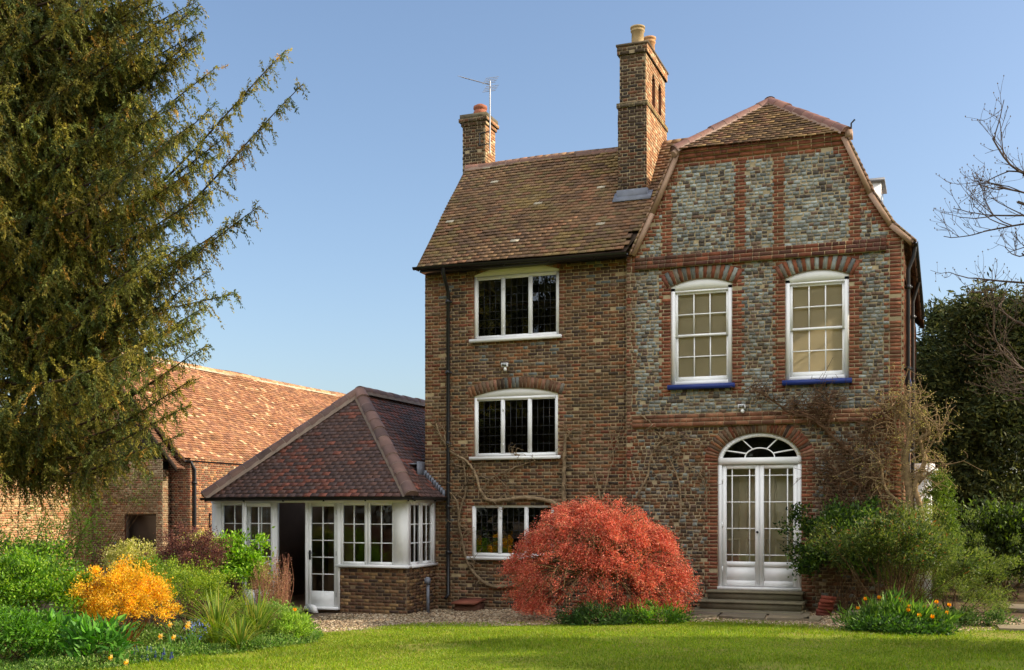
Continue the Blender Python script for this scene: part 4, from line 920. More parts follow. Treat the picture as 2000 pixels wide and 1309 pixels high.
bk = P(392, 1015, YB + .6); g = Geo(); q0 = np.array((BX + .02, YB + 1.0, bk[2] + .2)); tube(g, [q0, q0 - (0, 0, .5)], .02, (.02,) * 3, 4); tube(g, [q0 - (0, 0, .05), q0 + (.35, 0, 0)], .02, (.02,) * 3, 4); tube(g, [q0 - (0, 0, .45), q0 + (.3, 0, 0)], .015, (.02,) * 3, 4); g.build("bracket", M_BLACK, barn)

YS = 26.7; SX0, SX1 = wx(180, YS), wx(318, YS)
shed = thing("brick_shed", ((SX0 + SX1) / 2, YS, -.2), "small old brick outhouse with a dark doorway in front of the barn", "shed")
dx0, dx1 = wx(243, YS), wx(305, YS); dzt = P(270, 1003, YS)[2]; st_ = P(280, 898, YS)[2]
pale = lambda x, z, k, h: rc([S(150, 126, 98), S(136, 110, 84), S(160, 138, 110), S(124, 96, 76), S(146, 100, 74)], j=.13)
g = Geo(); brick_wall(g, (0, YS, 0), (1, 0, 0), (0, -1, 0), -.3, st_, lambda z: cut([(SX0, SX1, False, False)], dx0, dx1) if z < dzt else [(SX0, SX1, False, False)], pale, mort=S(176, 160, 130))
brick_wall(g, (SX1, 0, 0), (0, 1, 0), (1, 0, 0), -.3, st_ - .3, lambda z: [(YS, YB, False, False)], pale)
g.build("wall", M_BRICK, shed)
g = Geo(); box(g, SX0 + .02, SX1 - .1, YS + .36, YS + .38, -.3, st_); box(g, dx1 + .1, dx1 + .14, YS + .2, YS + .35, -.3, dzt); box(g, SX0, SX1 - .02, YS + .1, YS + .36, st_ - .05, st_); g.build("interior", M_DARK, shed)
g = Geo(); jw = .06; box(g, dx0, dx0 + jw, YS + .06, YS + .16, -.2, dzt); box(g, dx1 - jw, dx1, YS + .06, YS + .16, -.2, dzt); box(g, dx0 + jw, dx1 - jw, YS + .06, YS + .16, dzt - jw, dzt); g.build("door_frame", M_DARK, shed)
g = Geo(); e0 = P(343, 922, YS - .15); e1 = P(262, 815, YS - .15); rv_ = e1 - e0; rv_[1] = 0
obox(g, e0, rv_, (0, .05, 0), (0, 0, .16), S(58, 50, 44)); g.build("bargeboard", M_BARK, shed)
g = Geo(); tile_roof(g, (e0[0], YS - .1, e0[2] + .12), (0, 1, 0), rv_, .3, np.linalg.norm(rv_), lambda c: True, lambda c, k: rc([S(120, 84, 62), S(104, 74, 58)], j=.15)); n_ = e1 + (0, .15, .14)
rv2 = rv_ * (-1, 0, 1); quad(g, (e0[0], YS - .1, e0[2] + .10), (e0[0], YB, e0[2] + .10), (n_[0], YB, n_[2]), (n_[0], YS - .1, n_[2]), S(90, 66, 52))
quad(g, (n_[0], YB, n_[2]), (n_[0], YS - .1, n_[2]), (n_[0] - 3, YS - .1, n_[2] - 1.6), (n_[0] - 3, YB, n_[2] - 1.6), S(90, 66, 52))
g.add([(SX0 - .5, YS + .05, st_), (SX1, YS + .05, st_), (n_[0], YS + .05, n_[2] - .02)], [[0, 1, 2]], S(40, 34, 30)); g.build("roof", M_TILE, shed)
g = Geo(); c_ = P(228, 1063, YS); box(g, c_[0] - .06, c_[0] + .02, YS - .06, YS - .012, c_[2] - .05, c_[2] + .08); tag(g.build("wall_socket_box", M_LEAD, base=(c_[0], YS, c_[2])), "small grey electrical box on the brick outhouse wall left of the dark doorway", "electrical box")
wallx = SX0 - .002; Y0w = PX(-60, 1000, wallx)[1]
gw = thing("garden_wall", (wallx, (Y0w + YS) / 2, -.2), "sunlit pale brick garden wall with stone coping behind the hanging conifer branches", "garden wall")
wt = P(100, 878, 25.5)[2]
g = Geo(); brick_wall(g, (wallx, 0, 0), (0, 1, 0), (1, 0, 0), -.3, wt, lambda z: [(Y0w, YS - .001, False, False)], lambda x, z, k, h: rc([S(186, 150, 104), S(170, 130, 90), S(196, 164, 120), S(160, 110, 76), S(176, 120, 84)], j=.12), mort=S(186, 168, 130)); box(g, wallx - .3, wallx - .002, Y0w, YS - .01, -.3, wt, S(150, 120, 90)); g.build("wall", M_BRICK, gw)
g = Geo(); box(g, wallx - .34, wallx + .06, Y0w, YS + .02, wt + .002, wt + .09, S(176, 164, 140)); g.build("coping", M_STONE, gw)

# ------------------------------------------------------------------ right background building
bw = P(1815, 800, 33); rbx = (wx(1770, 33), wx(1850, 33))
ob = thing("outbuilding", ((rbx[0] + rbx[1]) / 2, 33, 0), "red brick outbuilding glimpsed behind the right corner of the house", "outbuilding")
g = Geo(); brick_wall(g, (0, 33, 0), (1, 0, 0), (0, -1, 0), -.2, P(1815, 755, 33)[2], lambda z: [(rbx[0] - .5, rbx[1] + 1.2, False, False)], lambda *a: rc(C_RED, j=.15)); box(g, rbx[0] - .5, rbx[1] + 1.2, 33.01, 36, -.2, P(1815, 755, 33)[2] - .01, C_RED[1]); g.build("wall", M_BRICK, ob)
g = Geo(); zt_ = P(1815, 755, 33)[2]; V = [(rbx[0] - .6, 32.8, zt_ - .05), (rbx[1] + 1.3, 32.8, zt_ - .05), (rbx[1] + 1.3, 34.5, zt_ + 1.1), (rbx[0] - .6, 34.5, zt_ + 1.1)]; quad(g, *V, S(96, 70, 56)); g.build("roof", M_TILE, ob)

# ------------------------------------------------------------------ PLANTS
def rdirs(n, zmin=-1.0):
    z = R.uniform(zmin, 1, n); a = R.uniform(0, 2 * math.pi, n); r = np.sqrt(1 - z * z); return np.c_[r * np.cos(a), r * np.sin(a), z]
C_STEM = S(92, 72, 52)
def bush(name, label, cat, c, rad, n, ln, wd, cols, w=None, nclump=60, crad=.2, zmin=-.35, up=.25, mat=None, group=None, stems=14, inner=.55, stemcol=C_STEM, rough=.18, foot=None, droop=0.0):
    c = np.array(c, float); rad = np.array(rad, float); base = np.array(foot if foot is not None else (c[0], c[1], gz(c[0])), float)
    t = thing(name, base, label, cat, group)
    d = rdirs(nclump, zmin); f = R.uniform(inner, 1, nclump) ** .7 * (1 + R.normal(0, rough, nclump) * .6); cc = c + d * rad * f[:, None]
    cc[:, 2] = np.maximum(cc[:, 2], gz(cc[:, 0]) + .05)
    k = R.integers(0, nclump, n); sz = crad * R.uniform(.6, 1.3, nclump)
    p = cc[k] + R.normal(0, 1, (n, 3)) * (sz[k] * .5)[:, None] * np.array((1, 1, .8)); p[:, 2] = np.maximum(p[:, 2], gz(p[:, 0]) + .015)
    dd = nrm((p - c) / rad) * .6 + R.normal(0, .6, (n, 3)) + np.array((0, 0, up - droop))
    tint = np.clip(1 + R.normal(0, .16, nclump), .6, 1.5)
    g = Geo(); leaves(g, p, dd, ln * R.uniform(.6, 1.3, n), wd * R.uniform(.7, 1.2, n), pick(cols, n, w) * tint[k][:, None]); g.build("foliage", mat or M_LEAF, t)
    g = Geo()
    for i in R.choice(nclump, min(stems, nclump), replace=False):
        b0 = base + np.array((R.normal(0, rad[0] * .12), R.normal(0, rad[1] * .12), -.02)); m = (b0 + cc[i]) / 2 + R.normal(0, .06, 3) * rad.mean()
        pts = smooth_path([b0, m, cc[i]], 4); tube(g, pts, np.linspace(.014, .004, len(pts)) * max(.6, rad.mean()), stemcol, 4, False)
    if g.v: g.build("stems", M_BARK, t)
    return t
def at(px, py, Y): return P(px, py, Y)
GB_ = [S(116, 158, 42), S(92, 136, 36), S(144, 176, 58), S(72, 108, 34)]
# ---- the border on the left
p = at(50, 1190, 12.4); bush("green_shrub", "broad bright green leafy shrub at the left edge in front of the brick wall", "shrub", (p[0], p[1], .55), (.85, .7, .60), 13000, .055, .03, GB_, nclump=75, crad=.16, rough=.4, inner=.4, group="shrubs in the flower border")
p = at(20, 1140, 14.2); bush("green_shrub", "taller green shrub behind the broad one at the left edge", "shrub", (p[0], p[1], .75), (1.3, .8, .65), 12000, .06, .03, GB_ + [S(56, 84, 32), S(64, 76, 40)], nclump=80, crad=.2, rough=.45, inner=.4, group="shrubs in the flower border")
p = at(243, 1180, 12.9); bush("golden_shrub", "rounded golden orange shrub in the middle of the flower border", "shrub", (p[0], p[1], .45), (.70, .6, .52), 21000, .034, .018, [S(232, 186, 44), S(220, 164, 38), S(238, 204, 78), S(206, 130, 40), S(160, 132, 44)], [4, 3, 2, 1.2, 1], nclump=150, crad=.12, rough=.18, inner=.45, stems=40, group="shrubs in the flower border", stemcol=S(120, 76, 40))
p = at(360, 1150, 14.6); bush("hebe_shrub", "dense yellow green mounded shrub behind the golden one", "shrub", (p[0], p[1], .42), (.98, .7, .50), 16000, .034, .016, [S(142, 164, 44), S(116, 146, 40), S(164, 178, 62), S(88, 118, 36)], nclump=150, crad=.11, rough=.3, group="shrubs in the flower border", up=.6)
p = at(300, 1120, 15.2); bush("hebe_shrub", "smaller green mounded shrub above the golden one", "shrub", (p[0], p[1], .55), (.45, .5, .42), 7000, .034, .016, [S(110, 142, 44), S(92, 124, 38), S(134, 160, 54)], nclump=90, crad=.11, group="shrubs in the flower border", up=.6)
p = at(375, 1095, 16.0); bush("purple_shrub", "dark purple brown twiggy shrub in front of the barn downpipe", "shrub", (p[0], p[1], .86), (.66, .5, .58), 13000, .035, .018, [S(104, 62, 58), S(84, 50, 52), S(128, 84, 70), S(146, 104, 84), S(66, 44, 46)], nclump=100, crad=.14, rough=.45, group="shrubs in the flower border", stems=60, stemcol=S(100, 70, 60))
for px, py, Y, rx, lab in ((262, 1085, 16.6, .46, "pale yellow variegated shrub below the dark shed doorway"), (395, 1068, 17.0, .34, "pale yellow variegated shrub behind the purple one")):
    p = at(px, py, Y); bush("variegated_shrub", lab, "shrub", (p[0], p[1], p[2] - .12), (rx, .4, .36), 5200, .042, .022, [S(216, 206, 120), S(186, 186, 84), S(226, 220, 156), S(150, 160, 60)], nclump=60, crad=.13, group="shrubs in the flower border")
p = at(455, 1075, 17.0); bush("peony_shrub", "fresh green leafy shrub in front of the open garden room door", "shrub", (p[0], p[1], .72), (.66, .4, .52), 8500, .07, .04, [S(132, 178, 40), S(104, 152, 38), S(160, 196, 66)], nclump=64, crad=.16, rough=.35, stems=24, group="shrubs in the flower border")
p = at(25, 1290, 11.2); bush("green_shrub", "low green leafy clump in the bottom left corner", "shrub", (p[0], p[1], .12), (.8, .5, .36), 7000, .06, .026, [S(84, 130, 36), S(66, 108, 34), S(104, 148, 46)], nclump=70, crad=.16, group="shrubs in the flower border")
def twigs(name, label, c, rx, ry, h, n, col, leafcol, Yl=.03):
    base = np.array((c[0], c[1], gz(c[0]))); t = thing(name, base, label, "shrub", "shrubs in the flower border"); g, gl = Geo(), Geo()
    for i in range(n):
        a = R.uniform(0, 6.28); r = R.uniform(.2, 1); b = base + np.array((rx * .4 * r * math.cos(a), ry * .4 * r * math.sin(a), 0)); e = base + np.array((rx * r * math.cos(a), ry * r * math.sin(a), h * R.uniform(.6, 1.05)))
        pts = smooth_path([b, (b + e) / 2 + R.normal(0, .05, 3), e], 5); tube(g, pts, np.linspace(.006, .002, len(pts)), np.array(col) * R.uniform(.7, 1.2), 4, False)
        m = 26; tt = R.uniform(.35, 1, m); q = b + (e - b) * tt[:, None] + R.normal(0, .022, (m, 3)); leaves(gl, q, R.normal(0, 1, (m, 3)) + (0, 0, .6), Yl * R.uniform(.6, 1.2, m), Yl * .4, pick(leafcol, m))
    g.build("stems", M_BARK, t); gl.build("foliage", M_LEAF, t)
p = at(530, 1130, 16.4); twigs("dry_shrub", "upright dry pinkish brown shrub in front of the dark garden room doorway", (p[0], p[1]), .42, .35, 1.12, 120, S(150, 110, 84), [S(160, 116, 92), S(132, 92, 76), S(186, 150, 116), S(120, 104, 60)])
p = at(548, 1100, 16.9); twigs("dry_shrub", "thin brown spires standing left of the closed garden room door", (p[0], p[1]), .26, .25, 1.25, 40, S(150, 104, 84), [S(150, 100, 84), S(124, 84, 72)])
def blades(name, label, cat, c, n, h, spread, wd, cols, group=None, arch=.5, mat=None):
    base = np.array((c[0], c[1], gz(c[0]))); t = thing(name, base, label, cat, group); g = Geo(); sg = 6
    a = R.uniform(0, 6.28, n); L = h * R.uniform(.55, 1.15, n); lean = R.uniform(.05, 1, n); col = pick(cols, n)
    s = np.linspace(0, 1, sg + 1)
    for i in range(n):
        d = np.array((math.cos(a[i]), math.sin(a[i]), 0)); sd = np.array((-d[1], d[0], 0)); b = base + d * R.uniform(0, .12) * spread
        hz_ = spread * lean[i]; z = L[i] * (s - arch * lean[i] * s ** 2.4); q = b + d * (hz_ * s ** 1.6)[:, None] + np.array((0, 0, 1.)) * z[:, None]; ww = wd * (1 - s ** 2.5)[:, None] * .5 + .0006
        V = np.concatenate([q - sd * ww, q + sd * ww]); g.add(V, [[k, k + 1, sg + 2 + k, sg + 1 + k] for k in range(sg)], col[i])
    g.build("blades", mat or M_LEAF, t); return t
IR = [S(116, 142, 46), S(138, 156, 60), S(164, 158, 76), S(88, 118, 42), S(104, 130, 46)]
for px, py, Y, h, sp, n, lab in ((425, 1200, 13.6, .85, .9, 260, "arching grass like clump right of the golden shrub"), (500, 1200, 14.2, .85, .95, 260, "arching grass like clump nearest the dry brown shrub"), (468, 1235, 13.0, .6, .7, 120, "low arching yellow grass clump behind the daffodils")):
    p = at(px, py, Y); blades("arching_grass", lab, "plant", (p[0], p[1]), n, h, sp, .022, IR, "arching grasses in the flower border", .55)
p = at(574, 1225, 14.4); bush("euphorbia", "low fresh green clump with an orange tulip at the right tip of the border", "plant", (p[0], p[1], -.02), (.28, .28, .30), 3000, .05, .014, [S(140, 176, 54), S(112, 150, 44), S(166, 192, 80)], nclump=40, crad=.1, up=.8, group="low plants in the flower border")
p = at(545, 1215, 15.0); bush("euphorbia", "pale green low clump behind the tip of the border", "plant", (p[0], p[1], .0), (.4, .3, .34), 3000, .05, .02, [S(120, 156, 60), S(98, 134, 50), S(160, 180, 96)], nclump=40, crad=.12, up=.5, group="low plants in the flower border")
for px, py, Y, lab in ((195, 1275, 11.4, "dark green hellebore with long pointed leaves at the bottom of the border"), (110, 1280, 11.6, "hellebore with long leaves left of the other one")):
    p = at(px, py, Y); bush("hellebore", lab, "plant", (p[0], p[1], .05), (.34, .3, .24), 420, .17, .05, [S(74, 128, 40), S(98, 152, 50), S(58, 104, 36)], nclump=24, crad=.16, up=.5, group="low plants in the flower border")
# low ground cover, one sheet of mixed small leaves
def border_edge(y): return -8.35 + .42 * (y - 14.2)
def cover(n):
    y = R.uniform(9.6, 15.6, n); e = border_edge(y) + .12 * np.sin(y * 3) - np.maximum(0, y - 14.2) * 1.2; x = e - R.uniform(0, 1, n) ** 1.3 * 3.6
    hh = .05 + .10 * (np.sin(x * 3.1 + y) * np.sin(y * 2.7) > .1); z = gz(x) + R.uniform(0, 1, n) * hh
    g = Geo(); d = R.normal(0, .6, (n, 3)) + (0, 0, .6); leaves(g, np.c_[x, y, z], d, R.uniform(.02, .06, n), R.uniform(.008, .026, n), pick([S(96, 136, 48), S(74, 112, 40), S(124, 156, 66), S(140, 160, 90), S(58, 88, 34)], n)); return g
tag(cover(42000).build("ground_cover", M_LEAF), "low mixed green ground cover along the front of the flower border", "ground cover", kind="stuff")
# ---- flowers, one of each kind then copies
def copy_tree(o, parent=None):
    c = o.copy(); scn.collection.objects.link(c); c.parent = parent
    for ch in [k for k in o.children]: copy_tree(ch, c)
    return c
def flower_proto(name, kind):
    t = thing(name, (0, 0, 0), "", "flower"); g = Geo(); gp = Geo(); gl = Geo()
    h = {'daffodil': .34, 'tulip': .40, 'muscari': .16}[kind]; pts = smooth_path([(0, 0, 0), (.012, 0, h * .5), (.0, -.01, h * .92), (.0, -.03, h)], 4); tube(g, pts, .004, S(90, 128, 50), 5)
    for k in range({'daffodil': 4, 'tulip': 3, 'muscari': 5}[kind]):
        a = k * 2.1 + .4; d = np.array((math.cos(a), math.sin(a), 0)); s = np.linspace(0, 1, 6); q = d * (.10 * s ** 1.5)[:, None] + np.array((0, 0, 1.)) * (h * .85 * (s - .25 * s ** 3))[:, None]; sd = np.array((-d[1], d[0], 0)); ww = (.012 * (1 - s ** 3) + .001)[:, None]
        if kind == 'tulip': ww = ww * 2
        gl.add(np.concatenate([q - sd * ww, q + sd * ww]), [[i, i + 1, 7 + i, 6 + i] for i in range(5)], S(82, 124, 56))
    o = np.array((0, -.03, h))
    if kind == 'daffodil':
        for k in range(6): a = k * math.pi / 3; leaves(gp, o[None], np.array([[math.cos(a), -.25, math.sin(a)]]), .05, .03, np.array([S(250, 226, 150)]), .02)
        ax = np.linspace(0, 2 * math.pi, 11)[:-1]; V = [(r * math.cos(x), o[1] + y, o[2] + r * math.sin(x)) for r, y in ((.012, 0), (.013, -.025), (.019, -.034)) for x in ax]; gc = Geo(); gc.add(V, [[i + 10 * j, (i + 1) % 10 + 10 * j, (i + 1) % 10 + 10 * (j + 1), i + 10 * (j + 1)] for j in range(2) for i in range(10)], S(246, 190, 50)); gc.build("trumpet", M_PETAL, t)
    elif kind == 'tulip':
        for k in range(6):
            a = k * math.pi / 3; d = np.array((math.cos(a), math.sin(a), 0)); b = np.array((0, -.03, h)); sd = np.array((-d[1], d[0], 0)); r = .022 if k % 2 else .026
            V = [b, b + d * r - sd * .02 + (0, 0, .022), b + d * r * .9 + (0, 0, .062), b + d * r + sd * .02 + (0, 0, .022)]; gp.add(V, [[0, 1, 2, 3]], S(250, 170, 20))
    else:
        for k in range(34): a = k * 2.4; z = h * .6 + k * h * .013; r = .014 * (1 - k / 44); gp.add([(r * math.cos(a + e) * s, r * math.sin(a + e) * s, z + dz) for e, s, dz in ((-.4, 1, 0), (.4, 1, 0), (.4, 1, .01), (-.4, 1, .01))], [[0, 1, 2, 3]], S(62, 66, 150))
    g.build("stem", M_LEAF, t); gl.build("leaf_blades", M_LEAF, t); gp.build("petals", M_PETAL, t); return t
def plant_flowers(name, kind, spots, group):
    pr = flower_proto(name, kind)
    for i, (px, py, Y, lab) in enumerate(spots):
        o = pr if i == 0 else copy_tree(pr); hh = {'daffodil': .34, 'tulip': .43, 'muscari': .15}[kind]
        q = P(px, py, Y); o.location = (q[0], q[1], q[2] - hh); o.rotation_euler = (R.normal(0, .06), R.normal(0, .06), R.uniform(-.5, .9)); s = R.uniform(1.05, 1.3) * (.8 if kind == 'tulip' else 1); o.scale = (s,) * 3
        o["label"] = lab; o["category"] = "flower"; o["group"] = group
GD = "daffodils in the flower border"
plant_flowers("daffodil", 'daffodil', ((318, 1250, 12.3, "left one of the two large pale yellow daffodils in the border"), (335, 1250, 12.3, "right one of the two large pale yellow daffodils in the border"), (334, 1223, 12.7, "upper pale daffodil above the pair of large ones"), (375, 1222, 12.6, "whitest daffodil at the right beside the blue flowers"), (371, 1234, 12.5, "white daffodil just under the whitest one"), (140, 1243, 11.9, "yellow daffodil alone near the green shrub on the left"), (238, 1254, 12.1, "small pale daffodil left of the large pair"), (225, 1291, 11.2, "cream flower low among the hellebore leaves"), (246, 1303, 11.0, "lowest cream flower at the bottom of the border")), GD)
plant_flowers("grape_hyacinth", 'muscari', [(x, y, 11.6 + .01 * (1300 - y), "small blue grape hyacinth spike below the daffodils") for x, y in ((262, 1272), (272, 1268), (285, 1266), (294, 1272), (303, 1280), (314, 1284), (322, 1276), (330, 1284), (338, 1278), (288, 1288), (310, 1294), (276, 1282))], "blue grape hyacinths in the border")
plant_flowers("tulip", 'tulip', ((579, 1186, 14.6, "single orange tulip at the right tip of the left border"),), "tulips in the garden")
p = at(385, 1225, 12.9); bush("forget_me_not", "patch of tiny pale blue flowers beside the white daffodils", "flower", (p[0], p[1], .08), (.20, .18, .17), 150, .018, .016, [S(120, 140, 214), S(150, 166, 226), S(94, 116, 196)], nclump=60, crad=.06, stems=10, stemcol=S(90, 130, 50), group="blue flowers in the border")
# ---- rose growing on the left wall
def wall_rose():
    base = P(120, 1100, 19.6); base[2] = gz(base[0]); t = thing("wall_rose", base, "loose climbing rose with fresh leaves against the sunlit garden wall", "climber"); g, gl = Geo(), Geo()
    for px, py in ((60, 960), (20, 1010), (100, 985), (135, 955), (165, 965), (190, 985), (212, 960), (200, 1015), (150, 1010), (40, 1040), (85, 1030), (180, 1040)):
        e = P(px, py, 19.4 + R.uniform(-.4, .5)); m = (base + e) / 2 + np.array((R.normal(0, .25), R.normal(0, .2), .25)); pts = smooth_path([base + R.normal(0, .08, 3) * (1, 1, 0), m, e], 7); tube(g, pts, np.linspace(.014, .004, len(pts)), S(96, 84, 50), 5, False)
        for k in range(8):
            a = pts[R.integers(5, len(pts))]; b = a + R.normal(0, .18, 3) + (0, 0, .05); tube(g, [a, (a + b) / 2 + R.normal(0, .03, 3), b], .004, S(110, 96, 56), 4, False); n = 30; q = b + R.normal(0, .09, (n, 3)); leaves(gl, q, R.normal(0, 1, (n, 3)), .06, .03, pick([S(122, 158, 48), S(92, 128, 40), S(150, 176, 74)], n))
    g.build("stems", M_BARK, t); gl.build("foliage", M_LEAF, t)
wall_rose()
p = at(250, 950, 26.4); bush("wall_climber", "thin green climber straggling on the shed wall above the dark doorway", "climber", (p[0], 26.4, p[2]), (1.3, .2, .6), 1100, .06, .03, [S(84, 110, 48), S(66, 92, 40), S(110, 128, 60)], nclump=50, crad=.2, zmin=-1, stems=16, foot=(SX0 + .1, 26.5, -.2), group=None)

# ---- big drooping conifer at the upper left
NC = [S(122, 118, 48), S(106, 108, 46), S(88, 98, 46), S(140, 128, 54), S(72, 86, 48), S(150, 118, 52)]
def limb_pts(a, b, sag=.0, n=9):
    a, b = np.asarray(a, float), np.asarray(b, float); m = (a + b) / 2 + np.array((R.normal(0, .12), R.normal(0, .12), -sag * np.linalg.norm(b - a))); return smooth_path([a, m, b], n)
def conifer():
    Yt = 15.5; b = P(-70, 1000, Yt); b[2] = gz(b[0]); H = 13.5
    t = thing("drooping_conifer", b, "large conifer with long drooping olive green branches filling the upper left", "tree")
    g = Geo(); tr = smooth_path([b - (0, 0, .1), b + (.05, 0, 3), b + (0, .05, 8), b + (.03, 0, H)], 6); tube(g, tr, np.linspace(.32, .05, len(tr)), S(78, 62, 50), 9); g.build("trunk", M_BARK, t)
    gb, gl = Geo(), Geo(); limbs = []
    tips = ((392, 8, 0, 1.2), (395, 62, .1, 1.2), (425, 130, -.2, 1.5), (558, 98, .2, 2.7), (592, 164, .0, 2.1), (455, 258, .5, .8), (428, 300, -.4, .5), (420, 205, -.6, 1.0), (508, 402, .0, 1.7), (460, 432, .5, .9), (415, 372, -.5, .6), (462, 574, .1, .1), (405, 530, .5, .8), (400, 600, -.5, .3), (408, 672, .2, 1.2), (392, 640, -.2, .5), (380, 740, .4, .3), (375, 790, -.3, .1), (350, 850, .2, -.1), (300, 870, -.6, -.2), (330, 700, -.8, .4))
    for px, py, dy, rs in tips: e = P(px, py, Yt + dy); limbs.append((b + (0, 0, e[2] - rs), e, 1.0))
    for k in range(150):
        z0 = R.uniform(3.0, 12.6); az = R.uniform(0, 2 * math.pi) if k % 3 else R.normal(-.1, .9)
        if math.cos(az) < -.45: continue
        L = R.uniform(2.5, 3.75) * (1 if z0 < 9 else max(.4, 1 - (z0 - 9) / 7)); rise = R.uniform(-.05, .32) * L * (.25 + .75 * min(1, max(0, (z0 - 2) / 4)))
        limbs.append((b + (0, 0, z0), b + np.array((L * math.cos(az), L * math.sin(az), z0 + rise)), .9))
    for k in range(56):
        z0 = R.uniform(4.5, 11.6); az = R.normal(.0, .38); L = R.uniform(2.9, 3.7); limbs.append((b + (0, 0, z0), b + np.array((L * math.cos(az), L * math.sin(az), z0 + R.uniform(-.08, .3) * L)), .9))
    for k in range(70):                   # boughs that close the right flank of the crown
        e = P(R.uniform(210, 395), R.uniform(-80, 640), Yt + R.normal(0, .8)); limbs.append((b + (0, 0, max(2.6, e[2] - R.uniform(-.4, .9))), e, .9))
    for k in range(34):                   # lowest skirts hang down
        az = R.uniform(-1.5, .9); L = R.uniform(1.2, 3.1); limbs.append((b + (0, 0, R.uniform(3.3, 4.0)), b + np.array((L * math.cos(az), L * math.sin(az), R.uniform(2.8, 3.6))), .9))
    LP, LD, LL, LC = [], [], [], []
    for a, e, q in limbs:
        pts = limb_pts(a, e, R.uniform(.04, .17)); gp = R.uniform(0, 6.28); L = np.linalg.norm(e - a); tube(gb, pts, np.linspace(.045, .006, len(pts)), S(70, 56, 46), 5, False)
        ax = nrm(e - a); hz = nrm(np.cross(ax, (0, 0, 1.))); nt_ = int(L / .085); tone = R.uniform(.6, 1.35)
        for i in range(nt_):
            f = .20 + .80 * (i + R.random()) / nt_; s = f * (len(pts) - 1); i0 = min(int(s), len(pts) - 2); o = pts[i0] + (pts[i0 + 1] - pts[i0]) * (s - i0)
            if f < .72 and math.sin(f * L * 4.2 + gp) < -.72: continue
            for sg in (-1, 1):
                tl = (.17 + .80 * (1 - f) ** .75) * R.uniform(.55, 1.15); w = R.uniform(.0, 1.0); dr = hz * sg * w + ax * R.uniform(.1, .6)
                dn = R.uniform(.4, 1.2) * tl * (1 if R.random() > .3 else -.35); m = max(5, int(tl / .02)); u = np.linspace(.08, 1, m)
                q_ = o + dr * (tl * u)[:, None] - np.array((0, 0, 1.)) * (dn * u ** 1.7)[:, None]
                if tl > .3: tube(gb, q_[::max(1, m // 5)], .004, S(88, 74, 50), 3, False)
                tg = nrm(np.gradient(q_, axis=0)); c = pick(NC, 1, [3, 3, 3, 2, 2, .7])[0] * tone
                for rep_ in range(3):
                    LP.append(q_ + R.normal(0, .012, (m, 3))); LD.append(tg * .8 + R.normal(0, .55, (m, 3)) - (0, 0, .25)); LL.append(R.uniform(.03, .07, m)); LC.append(np.clip(c * (1 + R.normal(0, .18, (m, 1))), .004, .5))
    LP, LD, LL, LC = np.concatenate(LP), np.concatenate(LD), np.concatenate(LL), np.concatenate(LC)
    leaves(gl, LP, LD, LL, LL * .34, LC, .05); print("conifer leaves", len(LP))
    gb.build("branches", M_BARK, t); gl.build("crown", M_NEEDLE, t)
conifer()

